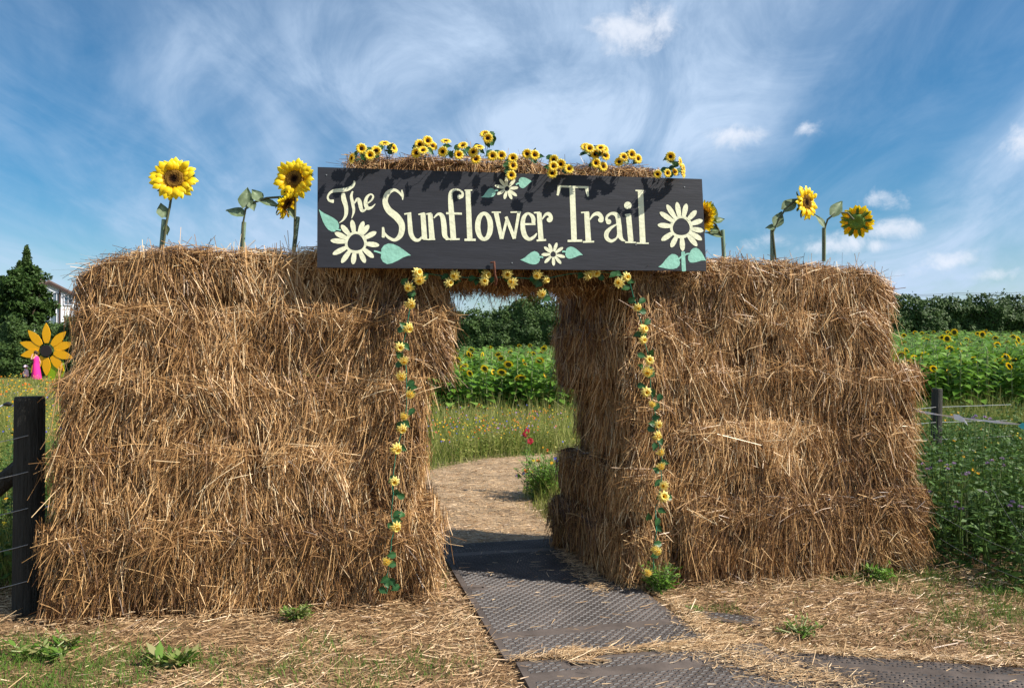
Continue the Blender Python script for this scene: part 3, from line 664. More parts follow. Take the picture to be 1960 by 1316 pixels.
sunflower(q(548, 388), (.85, -.15, -.5), .105, [q(464, 480), q(465, 430), q(470, 400), q(484, 388), q(510, 379), q(538, 377)], [q(463, 482, D1 + .02), q(467, 425, D1 + .02)],
          [(q(466, 412), (-1, 0, .5), .13, .085), (q(470, 396), (.1, -.1, 1), .13, .10), (q(498, 384), (-.6, 0, 1), .10, .08), (q(500, 385), (1, 0, -.15), .13, .06), (q(480, 388), (.4, -.3, -.7), .06, .06)], 'drooping sunflower on an arched stem with grey leaves, head turned from view')
sunflower(q(565, 343, D1 - .05), (-.12, -1, .05), .128, [q(563, 480), q(564, 430), q(565, 400), q(566, 360)], [q(562, 482, D1 + .02), q(570, 415, D1 + .02)],
          [(q(563, 415), (-.5, 0, .9), .10, .05)], 'upright sunflower beside the sign corner, its dark disc faces the camera')
sunflower(q(1349, 415, .12), (-.9, -.55, 0), .115, [q(1389, 500), q(1384, 455), q(1370, 430), q(1358, 418, .15)], [q(1386, 500), q(1383, 440)],
          [(q(1366, 420), (.1, 0, 1), .12, .06), (q(1366, 425), (.9, 0, .4), .09, .06), (q(1374, 440), (-.9, 0, .3), .10, .06), (q(1382, 452), (-1, 0, .45), .12, .075)], 'sunflower half hidden behind the end of the sign')
sunflower(q(1541, 388), (.75, -1, .05), .122, [q(1485, 498), q(1479, 445), q(1492, 418), q(1503, 400), q(1520, 385), q(1532, 385)], [q(1478, 500, D1 + .02), q(1478, 440, D1 + .02)],
          [(q(1500, 402), (.85, 0, .75), .15, .10), (q(1484, 432), (.5, 0, 1), .13, .09), (q(1482, 436), (-.6, 0, .1), .06, .06)], 'sunflower leaning sideways on the wall by the weeds, dark eye showing')
sunflower(q(1640, 424), (.45, .85, .25), .118, [q(1578, 498), q(1578, 440), q(1584, 420), q(1600, 407), q(1622, 407), q(1634, 420, D1 - .03)], [q(1577, 500, D1 + .02), q(1577, 436, D1 + .02)],
          [(q(1592, 412), (.75, 0, 1), .15, .095), (q(1577, 434), (-.45, 0, 1), .12, .06)], 'sunflower turned away on the wall by the weeds, green back showing')

# small cloth sunflowers
def small_heads():
    out = []
    for k in range(4):
        mb = MB()
        for layer in (0, 1):
            for j in range(11):
                v, f = petal_verts(.25, 1.0 - .12 * layer, .21, cup=.12 + .10 * layer + .05 * k, droop=.05, z0=.05 * layer, side=random.uniform(-.05, .05))
                mb.add(rotz(v, 6.283 * (j + .5 * layer) / 11 + random.uniform(-.07, .07)), f, [min(1, .12 + .8 * (i // 3) / 4 + random.random() * .12) for i in range(len(v))])
        mb.add([(.4 * math.cos(a), .4 * math.sin(a), -.06) for a in np.linspace(0, 6.283, 8, endpoint=False)] + [(0, 0, -.25)], [[i, 8, (i + 1) % 8] for i in range(8)], .4)
        me = mb.mesh('flower', M['petal_small'], smooth=True)
        c = MB(); dome(c, .36, .16, 10, 3, (.0, .05, .12, .3), z=.06)
        out.append((me, c.mesh('flower_centre', M['disc'], smooth=True)))
    return out
SMALL = small_heads()
def pale_heads():
    out = []
    for k in range(3):
        mb = MB()
        for layer in (0, 1, 2):
            for j in range(9):
                v, f = petal_verts(.12, 1.0 - .2 * layer, .20, cup=.15 + .25 * layer, droop=.30 * (1 - layer * .5), z0=.04 * layer, side=random.uniform(-.08, .08))
                mb.add(rotz(v, 6.283 * (j + .37 * layer) / 9 + random.uniform(-.1, .1)), f, [min(1, .22 + .75 * ((i // 3) / 4) ** .6 + random.random() * .15) for i in range(len(v))])
        me = mb.mesh('flower', M['petal_pale'], smooth=True)
        c = MB(); dome(c, .12, .10, 8, 3, (.9, .8, .9, 1), z=.10)
        out.append((me, c.mesh('flower_centre', M['disc'], smooth=True)))
    return out
PALE = pale_heads()
def add_flower(root, p, face, r, k, kind):
    me, cm = kind[k % len(kind)]
    o = bpy.data.objects.new('flower', me); COL.objects.link(o); o.parent = root; o.matrix_parent_inverse = Matrix.Translation(root.location).inverted()
    o.matrix_basis = Matrix.Translation(p) @ frame(face, random.uniform(0, 6)).to_4x4() @ Matrix.Scale(r, 4)
    c = bpy.data.objects.new('flower_centre', cm); COL.objects.link(c); c.parent = o
    return o
c4 = lambda x, y: (640 + x / 5.444, 240 + y / 5.444)
c5 = lambda x, y: (980 + x / 5.444, 240 + y / 5.444)
BUNCH = [
 ('small sunflower bunch above the word The, outermost tuft with a sideways flower', [c4(190, 345), c4(282, 245), c4(372, 315), c4(435, 265)], [(225, 300), (260, 350), (310, 270), (350, 260), (300, 320), (430, 320)], c4),
 ('pair of small sunflowers arching out beside the tuft above the word The', [c4(522, 195), c4(610, 240)], [(480, 235), (560, 260), (580, 220), (600, 275)], c4),
 ('tight clump of five small sunflowers above the capital S', [c4(858, 290), c4(888, 200), c4(922, 265), c4(970, 165), c4(1018, 220)], [(850, 230), (960, 210), (1000, 270)], c4),
 ('two small sunflowers, one opened skyward, above the letters un', [c4(1160, 170), c4(1132, 275)], [(1175, 215), (1180, 290), (1220, 300)], c4),
 ('two small sunflowers stacked above the letter f', [c4(1292, 310), c4(1338, 220)], [(1290, 225), (1350, 290), (1400, 255)], c4),
 ('three small sunflowers with one turned to the sky above the letter l', [c4(1450, 280), c4(1505, 235), c4(1475, 355)], [(1415, 290), (1480, 215), (1530, 265)], c4),
 ('tallest double sunflower sticking up above the arch', [c4(1568, 100), c4(1600, 135)], [(1630, 95), (1640, 165), (1600, 190), (1655, 150)], c4),
 ('side by side pair of small sunflowers above the letter w', [c4(1648, 320), c4(1740, 318)], [(1610, 290), (1700, 280)], c4),
 ('column of three small sunflowers hanging over the sign edge', [c4(1860, 345), c4(1858, 420), c4(1840, 520)], [(1820, 370), (1815, 450), (1800, 420), (1800, 490)], c4),
 ('pair of small sunflowers level with each other above the letters er', [c5(158, 300), c5(232, 312)], [(225, 262), (225, 365), (290, 322)], c5),
 ('clump of five small sunflowers tumbling to the sign edge before the T', [c5(435, 358), c5(428, 428), c5(508, 405), c5(418, 500), c5(592, 455)], [(400, 330), (370, 430), (550, 430), (545, 470)], c5),
 ('tall leafy clump of small sunflowers above the letter T', [c5(765, 230), c5(805, 245), c5(862, 300), c5(920, 240), c5(957, 250), c5(968, 320)], [(740, 295), (775, 275), (800, 290), (830, 310), (885, 235), (900, 290), (930, 300)], c5),
 ('two small sunflowers low in the straw behind the letter r', [c5(870, 395), c5(948, 430)], [(830, 410), (910, 440)], c5),
 ('small sunflowers in a row above the letter a', [c5(1160, 335), c5(1120, 382), c5(1240, 305), c5(1310, 350)], [(1195, 300), (1275, 330), (1290, 370), (1180, 370)], c5),
 ('three small sunflowers low on the sign edge above the letter l of Trail', [c5(1518, 510), c5(1615, 500), c5(1690, 490)], [(1590, 460), (1670, 440), (1640, 520)], c5),
 ('wiry sprig of small sunflowers standing over the sign end', [c5(1652, 325), c5(1745, 385), c5(1775, 455), c5(1772, 500)], [(1615, 340), (1640, 370), (1670, 385), (1700, 410), (1750, 470)], c5),
]
kf = 0
for label, fl, lv, cf in BUNCH:
    cx = sum(p[0] for p in fl) / len(fl); base = PW(cx, 322, .08)
    root = empty('sunflower_bunch', base, label, 'artificial flowers', 'small sunflower bunches on top of the arch')
    mb = MB()
    for x, y in fl:
        kf += 1; dd = -.17 - random.uniform(0, .07); p = PW(x, y, dd)
        dx = (x - cx) / 60
        r_ = .037 if 'low on' not in label else .031
        up = .25 + (.5 if y < 290 and random.random() < .4 else 0)
        face = (dx * .9 + random.uniform(-.25, .45), -1, up - .2 + random.uniform(-.15, .25))
        if (abs(x - 674) < 3) : face = (-1, -.9, .1)
        if (abs(x - 752) < 3) : face = (1.2, -.8, 0.4)
        if abs(x - 853) < 3 or abs(x - 735.5) < 3 or abs(x - 916) < 3: face = (.1, -.8, 1.1)
        if x > 1298: face = (1.3, -.7, .1)
        add_flower(root, p, face, r_, kf, SMALL)
        f = Vector(face).normalized(); b = p - f * .008
        tube(mb, [b, b - f * .02 + Vector((0, 0, -.01)), (b + base) / 2 + Vector((0, -.03, .02)), base + T_AX * random.uniform(-.03, .03)], .0016, 4)
    mb.build('wire_stem', M['vine'], root)
    for i, (x, y) in enumerate(lv):
        px, py = cf(x, y); p = PW(px, py, -.14 - random.uniform(0, .06)); d = Vector((random.uniform(-1, 1), random.uniform(-.6, .2), random.uniform(-.7, .6)))
        leaf_obj(root, p - d.normalized() * .025, d, .055, .042, M['leafart'], .25, kf + i, up=(random.uniform(-.5, .5), -1, .4))

def garland(name, label, fl, vine, lv, d, r=.040):
    root = empty('flower_garland', PW(*vine[0], d), label, 'garland', 'artificial flower garlands')
    mb = MB(); dd = lambda y: d - .035 - (.05 if y > 985 and d < -.05 else 0)
    pts = [PW(x, y, dd(y) + random.uniform(-.01, .01)) for x, y in vine]
    fine = []
    for a, b in zip(pts[:-1], pts[1:]):
        for t in (0, .33, .66): fine.append(a.lerp(b, t) + Vector((random.uniform(-.006, .006), random.uniform(-.006, .004), 0)))
    tube(mb, fine + [pts[-1]], .0035, 5); mb.build('vine', M['vine'], root, smooth=True)
    for i, (x, y) in enumerate(fl):
        p = PW(x, y, dd(y) - .02 - random.uniform(0, .02)); face = (random.uniform(-.7, 1.0), -1, random.uniform(-1.3, .25))
        add_flower(root, p, face, r * random.uniform(.75, 1.15), i, PALE)
    for i, (x, y) in enumerate(lv + jit(fl[::2], 0, 1, 12, 12)):
        p = PW(x, y, dd(y) - .012); dr = Vector((random.uniform(-1, 1), -.3, random.uniform(-.8, .5)))
        leaf_obj(root, p - dr.normalized() * .03, dr, .056, .044, M['leafart'], .3, i + len(name), up=(random.uniform(-.4, .4), -1, .3))
def jit(pts, k, n=1, sx=9, sy=9): return [(x + random.uniform(-sx, sx), y + random.uniform(-sy, sy)) for x, y in pts for _ in range(n)]
FLL = [(799, 522), (803, 534), (783, 549), (785, 581), (781, 627), (765, 664), (773, 689), (768, 719), (786, 753), (774, 795), (769, 820), (758, 858), (755, 921), (757, 1007), (741, 1072)]
garland('a', 'yellow flower garland hanging down the wall beside the dark post', FLL, [(800, 515), (786, 550), (784, 585), (778, 627), (770, 668), (776, 700), (778, 740), (777, 795), (768, 830), (757, 870), (752, 925), (750, 985), (752, 1020), (745, 1060), (742, 1100), (740, 1135)],
        [(775, 537), (812, 532), (786, 562), (789, 568), (770, 630), (762, 657), (779, 664), (763, 678), (784, 735), (792, 740), (786, 789), (779, 812), (770, 815), (772, 858), (760, 942), (765, 948), (757, 985), (768, 985), (762, 995), (750, 1008), (748, 1062), (735, 1110), (742, 1118), (735, 1130), (752, 1115), (755, 1125)], -.075)
garland('bb', 'yellow flower garland strung along under the sign', [(871, 527), (859, 541), (930, 526), (927, 538), (971, 524), (981, 541), (1029, 525), (1045, 535), (1037, 561), (1125, 527), (1140, 520)], [(812, 522), (860, 530), (920, 532), (975, 530), (1035, 535), (1090, 524), (1140, 521), (1180, 522)],
        [(850, 530), (855, 545), (872, 540), (905, 532), (912, 540), (936, 536), (968, 533), (1022, 532), (1030, 545), (1045, 560), (1110, 528), (1148, 530)], -.02, .040)
FLR = [(1185, 541), (1199, 530), (1220, 588), (1231, 630), (1231, 650), (1243, 689), (1240, 710), (1237, 750), (1249, 772), (1260, 812), (1257, 833), (1264, 864), (1265, 890), (1271, 929), (1270, 950), (1252, 1049), (1258, 1054), (1241, 1094)]
garland('ccc', 'yellow flower garland hanging down the wall corner beside the weeds', FLR, [(1195, 520), (1212, 560), (1222, 600), (1232, 640), (1242, 695), (1244, 740), (1254, 790), (1260, 830), (1266, 880), (1266, 930), (1256, 970), (1257, 1010), (1252, 1050), (1250, 1100)],
        [(1172, 526), (1185, 524), (1208, 538), (1211, 573), (1228, 595), (1238, 617), (1219, 640), (1230, 680), (1247, 674), (1226, 700), (1248, 708), (1229, 738), (1250, 753), (1262, 762), (1257, 798), (1248, 810), (1265, 845), (1253, 855), (1273, 885), (1258, 925), (1262, 952), (1242, 988), (1268, 977), (1258, 1000), (1262, 1012), (1258, 1040)], -.085)

# ------------------------------------------------------------------ track mats
def track_mat(A_, yaw, wd, ln, label, bands, slots, z=.03, tread='bar', clipx=None):
    root = empty('track_mat', Vector((A_[0], A_[1], 0)), label, 'ground mat', 'ground mats')
    u = Vector((math.cos(yaw), math.sin(yaw), 0)); v = Vector((-u.y, u.x, 0)); a = Vector((A_[0], A_[1], 0))
    def pt(x, y, zz=0): return a + u * x + v * y + Vector((0, 0, z + zz))
    mb = MB(); xs = [0]; 
    # plate cut round its hand slots: a grid with the slot cells left out
    gx_ = sorted(set([0, wd] + [q for s in slots for q in (s[0], s[1])])); gy_ = sorted(set([0, ln] + [q for s in slots for q in (s[2], s[3])]))
    for i in range(len(gx_) - 1):
        for j in range(len(gy_) - 1):
            x0, x1, y0, y1 = gx_[i], gx_[i + 1], gy_[j], gy_[j + 1]
            if any(abs(s[0] - x0) < 1e-6 and abs(s[1] - x1) < 1e-6 and abs(s[2] - y0) < 1e-6 and abs(s[3] - y1) < 1e-6 for s in slots):
                for (xa, ya), (xb, yb) in (((x0, y0), (x1, y0)), ((x1, y0), (x1, y1)), ((x1, y1), (x0, y1)), ((x0, y1), (x0, y0))):
                    mb.add([pt(xa, ya), pt(xb, yb), pt(xb, yb, -.028), pt(xa, ya, -.028)], [[0, 1, 2, 3]])
                continue
            mb.add([pt(x0, y0), pt(x1, y0), pt(x1, y1), pt(x0, y1)], [[0, 1, 2, 3]])
    for (xa, ya), (xb, yb) in (((0, 0), (wd, 0)), ((wd, 0), (wd, ln)), ((wd, ln), (0, ln)), ((0, ln), (0, 0))):
        mb.add([pt(xa, ya), pt(xa, ya, -.03), pt(xb, yb, -.03), pt(xb, yb)], [[0, 1, 2, 3]])
    mb.build('mat_plate', M['mats'], root)
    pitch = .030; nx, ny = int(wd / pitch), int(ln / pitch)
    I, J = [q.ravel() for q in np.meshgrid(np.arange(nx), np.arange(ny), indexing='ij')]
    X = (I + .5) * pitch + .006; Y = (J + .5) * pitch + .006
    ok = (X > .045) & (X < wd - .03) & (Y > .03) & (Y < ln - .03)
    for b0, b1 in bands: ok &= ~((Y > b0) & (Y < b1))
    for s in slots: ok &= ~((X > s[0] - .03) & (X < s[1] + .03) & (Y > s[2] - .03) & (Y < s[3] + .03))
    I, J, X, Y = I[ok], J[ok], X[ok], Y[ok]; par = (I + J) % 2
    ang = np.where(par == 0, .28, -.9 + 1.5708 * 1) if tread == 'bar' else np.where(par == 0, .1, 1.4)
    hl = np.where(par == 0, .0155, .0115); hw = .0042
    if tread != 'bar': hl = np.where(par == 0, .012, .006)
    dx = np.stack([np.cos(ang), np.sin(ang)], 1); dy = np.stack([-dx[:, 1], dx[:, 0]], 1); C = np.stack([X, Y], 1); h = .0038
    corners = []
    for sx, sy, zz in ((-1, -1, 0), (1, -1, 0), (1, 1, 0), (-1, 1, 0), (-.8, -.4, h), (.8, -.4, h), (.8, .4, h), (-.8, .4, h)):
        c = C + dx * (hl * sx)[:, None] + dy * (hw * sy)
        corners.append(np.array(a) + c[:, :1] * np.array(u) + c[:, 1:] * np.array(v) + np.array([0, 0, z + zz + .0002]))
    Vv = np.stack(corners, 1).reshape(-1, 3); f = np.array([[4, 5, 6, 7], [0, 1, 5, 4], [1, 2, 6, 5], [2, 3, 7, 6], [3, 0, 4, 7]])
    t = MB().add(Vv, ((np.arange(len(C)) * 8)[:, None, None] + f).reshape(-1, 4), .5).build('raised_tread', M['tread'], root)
    tag(t, kind='stuff')
    return root
track_mat((-.035, 4.04), math.atan2(.235, .972), 1.15, 2.46, 'long grey studded ground mat running into the passage', [(.27, .36), (2.08, 2.17)], [(.06, .14, 1.22, 1.26), (.17, .27, 2.40, 2.42)])
track_mat((.02 + 1.35 * .235 * 0 + .5, 3.995 - 2.0), math.atan2(.235, .972) - .03, 1.55, 2.0 - .02, 'studded ground mat nearest the camera below the long one', [(1.78, 1.88)], [(.30, .50, 1.88, 1.93)], z=.034) if False else None
def mat2():
    # laid across: its far left corner lies just below the long mat
    yaw = math.atan2(.20, .98); c = Vector((.02, 3.985)); v = Vector((-math.sin(yaw), math.cos(yaw))); ln = 1.6
    a = c - v * ln
    return track_mat((a.x, a.y), yaw, 1.35, ln, 'studded ground mat nearest the camera, below the long mat', [(1.36, 1.46)], [(.26, .44, 1.50, 1.54)], z=.036)
mat2()
def mat3():
    yaw = math.atan2(-.19, .98); c = Vector((1.42, 4.17)); v = Vector((-math.sin(yaw), math.cos(yaw))); ln = 1.5
    a = c - v * ln
    return track_mat((a.x, a.y), yaw, 2.4, ln, 'dotted ground mat beyond the clump of grass, half under straw', [(1.34, 1.40)], [], z=.022, tread='dot')
mat3()
track_mat((1.07, 4.72), -.35, .40, .15, 'small corner of ground mat poking out of the straw beside the long mat', [], [], z=.016)

# ------------------------------------------------------------------ straw and grass on the ground
def in_wall(x, y, pad=0.):
    s = (x * T_AX.x + (y - 5.15) * T_AX.y); d = (x * N_AX.x + (y - 5.15) * N_AX.y)
    return (d > -.03 - pad) & (d < .48 + pad) & (((s > -3.0 - pad) & (s < -.5 + pad)) | ((s > .75 - pad) & (s < 3.25 + pad)))
def wall_sd(x, y): return (x * T_AX.x + (y - 5.15) * T_AX.y), (x * N_AX.x + (y - 5.15) * N_AX.y)
A1 = np.array([-.035, 4.04]); yaw1 = math.atan2(.235, .972)
def mat_uv(x, y, c, yaw): dx, dy = x - c[0], y - c[1]; return dx * math.cos(yaw) + dy * math.sin(yaw), -dx * math.sin(yaw) + dy * math.cos(yaw)
def on_mats(x, y):
    u1, v1 = mat_uv(x, y, (-.035, 4.04), yaw1); m = (u1 > 0) & (u1 < 1.15 - .10 * np.sin(v1 * 7)) & (v1 > .0) & (v1 < 2.44)
    y2 = math.atan2(.20, .98); u, v = mat_uv(x, y, (.02, 3.985), y2); m |= (u > 0) & (u < 1.25 + .06 * np.sin(v * 9)) & (v < 0)
    y3 = math.atan2(-.19, .98); u, v = mat_uv(x, y, (1.42, 4.17), y3); m |= (u > .06) & (v < -.01 + .03 * np.sin(u * 8))
    u, v = mat_uv(x, y, (1.09, 4.70), -.35); m |= (u > 0) & (u < .30) & (v > 0) & (v < .14)
    return m
def litter(n, x0, x1, y0, y1, dens=None, zmax=.03, lmu=.05, thin=None):
    x = rng.uniform(x0, x1, n); y = rng.uniform(y0, y1, n)
    k = np.abs(x) < .72 * y + .5
    if dens is not None: k &= rng.random(n) < dens(x, y)
    return x[k], y[k]
mb = MB()
def green(x, y):
    p = np.stack([x, y, x * 0], 1)
    g = .36 * vnoise(p, 1.9, 31) + .36 * vnoise(p, 6, 32) - .14
    g += .52 * ss(-x, .7, 2.2) * ss(-y, -4.75, -4.1) + .62 * ss(x, 2.0, 3.2) * ss(y, 4.2, 4.8) + .22 * ss(-x, .2, .6) * ss(-y, -4.4, -4.0)
    g += .42 * np.exp(-((x + 1.15) ** 2 + (y - 4.35) ** 2) / .03) + .3 * np.exp(-((x - 1.65) ** 2 + (y - 4.45) ** 2) / .03) + .5 * np.exp(-((x - 2.5) ** 2 + (y - 5.45) ** 2) / .04)
    return g
x, y = litter(125000, -4.6, 5.2, 3.2, 6.2, lambda x, y: np.clip(1.05 - 1.0 * np.clip(green(x, y), 0, 1) * 1.5, .08, 1) * np.where(on_mats(x, y), .0, 1) * np.where(in_wall(x, y), 0, 1))
n = len(x); s_, d_ = wall_sd(x, y)
pile = .05 * np.exp(-((d_ + .03) / .16) ** 2) * ((s_ > -3.1) & (s_ < 3.3) & ~((s_ > -.45) & (s_ < .65)))
hump = .018 + .014 * vnoise(np.stack([x, y, x * 0], 1), 3.5, 8)
z = .008 + rng.random(n) ** 1.6 * hump * 1.6 + pile * rng.random(n)
L = np.clip(np.exp(rng.normal(math.log(.042), .6, n)), .012, .24)
p3 = np.stack([x, y, x * 0], 1)
ang = vnoise(p3, 2.5, 21) * 1.2 + rng.normal(.1, .8, n); up = rng.normal(.03, .16, n) + (rng.random(n) < .05) * rng.uniform(.1, .7, n)
D = np.stack([np.cos(ang), np.sin(ang), up], 1)
tone = np.clip(.48 + .13 * vnoise(p3, 1.8, 23) + .12 * vnoise(p3, 6, 26) + rng.normal(0, .2, n), 0, 1)
Pt = np.stack([x, y, z], 1) - D * (L * .5)[:, None]; Pt[:, 2] = np.maximum(Pt[:, 2], .009)
wd_ = rng.uniform(.0022, .0052, n)
tb = L > .11
blades(mb, Pt[tb], D[tb], L[tb], wd_[tb], rng.normal(0, .05, (tb.sum(), 3)), tone[tb], tubes=True, taper=(1, 1, .8))
blades(mb, Pt[~tb], D[~tb], L[~tb], wd_[~tb] * 1.1, rng.normal(0, .06, ((~tb).sum(), 3)), tone[~tb], side=np.array([[0, 0, 1.]]) + rng.normal(0, .6, ((~tb).sum(), 3)))
tag(mb.build('straw_litter', M['litter']), 'loose straw strewn over the ground in front of the bale walls', kind='stuff')
# straw on the path and in the passage
mb = MB(); n = 52000
x = rng.uniform(-2.2, 2.6, n); y = rng.uniform(5.6, 12.6, n)
pd = path_dist(x, y); s_, d_ = wall_sd(x, y)
k = (rng.random(n) < np.clip(1.25 - .25 * pd - .12 * (y - 6), .08, 1) * ss(1.5 - pd, 0, .45)) & ~in_wall(x, y) & ~on_mats(x, y)
x, y = x[k], y[k]; n = len(x); ang = rng.uniform(0, 6.28, n); L = np.clip(np.exp(rng.normal(math.log(.05), .5, n)), .02, .2)
D = np.stack([np.cos(ang), np.sin(ang), rng.normal(0, .06, n)], 1)
blades(mb, np.stack([x, y, np.full(n, .016) + rng.random(n) * .012], 1), D, L, rng.uniform(.003, .006, n), rng.normal(0, .03, (n, 3)), np.clip(rng.normal(.52, .2, n), 0, 1), side=np.array([[0, 0, 1.]]) + rng.normal(0, .5, (n, 3)))
tag(mb.build('path_straw', M['litter']), 'trodden straw scattered over the path behind the arch', kind='stuff')
# stray straws lying on the mats, with wisps gathered along the joins
mb = MB(); n = 900
x = rng.uniform(-.4, 2.9, n); y = rng.uniform(3.3, 6.3, n); k = on_mats(x, y); x, y = x[k], y[k]
jx, jy = [], []
for (xa, ya), (xb, yb), m_, sp in (((.0, 4.02), (1.2, 4.26), 900, .02), ((.22, 4.07), (.33, 4.1), 420, .035), ((1.0, 4.15), (1.55, 3.7), 1500, .10), ((1.12, 4.2), (1.0, 5.0), 900, .05), ((.28, 3.97), (.42, 4.0), 160, .015), ((.58, 5.15), (.38, 6.2), 800, .05), ((1.4, 4.16), (2.8, 3.93), 900, .03), ((.75, 4.16), (1.1, 4.22), 500, .05)):
    t = rng.random(m_); jx.append(xa + (xb - xa) * t + rng.normal(0, sp, m_)); jy.append(ya + (yb - ya) * t + rng.normal(0, sp, m_))
nj = sum(map(len, jx)); x = np.concatenate([x] + jx); y = np.concatenate([y] + jy); n = len(x)
ang = rng.normal(.2, .8, n); L = np.clip(np.exp(rng.normal(math.log(.045), .5, n)), .015, .2)
D = np.stack([np.cos(ang), np.sin(ang), rng.normal(.02, .08, n)], 1)
blades(mb, np.stack([x, y, .042 + rng.random(n) * .010], 1), D, L, rng.uniform(.002, .0045, n), rng.normal(0, .04, (n, 3)), np.clip(rng.normal(.6, .18, n), 0, 1), side=np.array([[0, 0, 1.]]) + rng.normal(0, .5, (n, 3)))
tag(mb.build('mat_straw', M['litter']), 'stray straws and wisps lying on the grey ground mats', kind='stuff')
# grass in the yard: green tufts through dry turf
mb = MB(); n = 160000
x = rng.uniform(-4.8, 5.4, n); y = rng.uniform(3.1, 6.0, n); g = green(x, y)
k = (np.abs(x) < .72 * y + .4) & ~in_wall(x, y) & ~on_mats(x, y) & (rng.random(n) < np.clip(g * 1.4, .015, .8))
x, y, g = x[k], y[k], g[k]; n = len(x); p3 = np.stack([x, y, x * 0], 1)
L = rng.uniform(.018, .05, n) * (1 + .9 * np.clip(g, 0, 1)); D = np.stack([rng.normal(0, .5, n), rng.normal(0, .5, n), np.ones(n)], 1)
blades(mb, np.stack([x, y, np.full(n, .008)], 1), D, L, rng.uniform(.0022, .005, n), rng.normal(0, .25, (n, 3)), np.clip(.3 + .2 * vnoise(p3, 4, 40) + rng.normal(0, .15, n) + .25 * (rng.random(n) < .2), 0, 1), taper=(1, .8, .1))
tag(mb.build('yard_grass', M['grass']), 'short green grass pushing through the straw in the yard', kind='stuff')

# ------------------------------------------------------------------ meadow, weeds, wildflowers
def wedge(n, y0, y1, a0, a1, pad, pw=1.):
    t = rng.random(n) ** pw; y = y0 + (y1 - y0) * t
    x = y * rng.uniform(a0, a1, n) + rng.uniform(-pad, pad, n); return x, y
mb = MB()
for cnt, y0, y1, a0, a1, pad, h in ((30000, 6.3, 20, -.20, .16, 2.0, .42), (19000, 6.6, 20, .47, .70, .5, .5), (18000, 5.3, 22, -.72, -.5, .5, .45), (16000, 18, 44, -.74, -.5, 1.5, .26), (12000, 14, 24, -.5, .8, 1, .6)):
    x, y = wedge(cnt, y0, y1, a0, a1, pad, 1.25)
    pd = path_dist(x, y); s_, d_ = wall_sd(x, y)
    k = (pd > .86 + .22 * rng.random(len(x)) + .28 * vnoise(np.stack([x, y, x * 0], 1), 1.9, 55)) & ~in_wall(x, y, .1) & (d_ > .55); x, y = x[k], y[k]; n = len(x); p3 = np.stack([x, y, x * 0], 1)
    hh = h * rng.uniform(.35, 1.15, n) * (1 + .3 * vnoise(p3, 1.2, 50)) * ss(path_dist(x, y), .95, 1.6) ** .8 + .04
    D = np.stack([rng.normal(0, .22, n), rng.normal(0, .22, n), np.ones(n)], 1)
    blades(mb, np.stack([x, y, gz(x, y)], 1), D, hh, rng.uniform(.005, .011, n) * np.clip(y / 12, .7, 2.6), rng.normal(0, .18, (n, 3)), np.clip(.52 + .05 * (y > 20) + .16 * vnoise(p3, .9, 51) + rng.normal(0, .2, n), 0, 1), taper=(1, .8, .15), side=np.array([[0, 1., 0]]) + rng.normal(0, .5, (n, 3)))
tag(mb.build('meadow_grass', M['meadow']), 'dry olive meadow grass growing between the arch and the sunflower field', kind='stuff')
mb = MB()
def wildflowers(n, y0, y1, a0, a1, pad, h, pal, rs):
    x, y = wedge(n, y0, y1, a0, a1, pad); _, d_ = wall_sd(x, y)
    cl = vnoise(np.stack([x, y, x * 0], 1), .9, 71) + rng.normal(0, .25, n)
    k = (path_dist(x, y) > 1.25) & (d_ > .5) & (cl > 0); x, y = x[k], y[k]; n = len(x)
    z = gz(x, y) + h * rng.uniform(.55, 1.1, n); r = rs * rng.uniform(.6, 1.2, n); tone = rng.choice(pal, n) + rng.normal(0, .015, n)
    for a in (0, 1.05, 2.09):
        tilt = rng.normal(0, .35, (n, 3)) + [0, -.6, .8]; tilt = nrm(tilt)
        U = nrm(np.cross(tilt, np.array([math.cos(a), math.sin(a) * .3, math.sin(a)]) + np.zeros((n, 3)))); V_ = np.cross(tilt, U)
        quads(mb, np.stack([x, y, z], 1), U * r[:, None], V_ * r[:, None] * .5, np.clip(tone, 0, 1))
wildflowers(1900, 9, 17, -.16, .12, .8, .44, [0, 0, .2, .4, .6, .8, .8, .2], .019)
wildflowers(1700, 6, 30, -.72, -.5, .6, .45, [0, 0, .8, .8, 0, .4], .026)
wildflowers(500, 24, 45, -.72, -.5, 1, .45, [0, .8, 0, .2], .05)
wildflowers(260, 6.6, 14, .5, .7, .3, .6, [0, .8, .0], .022)
tag(mb.build('wildflowers', M['wild']), 'small yellow, orange and blue wildflowers dotted through the meadow', kind='stuff')

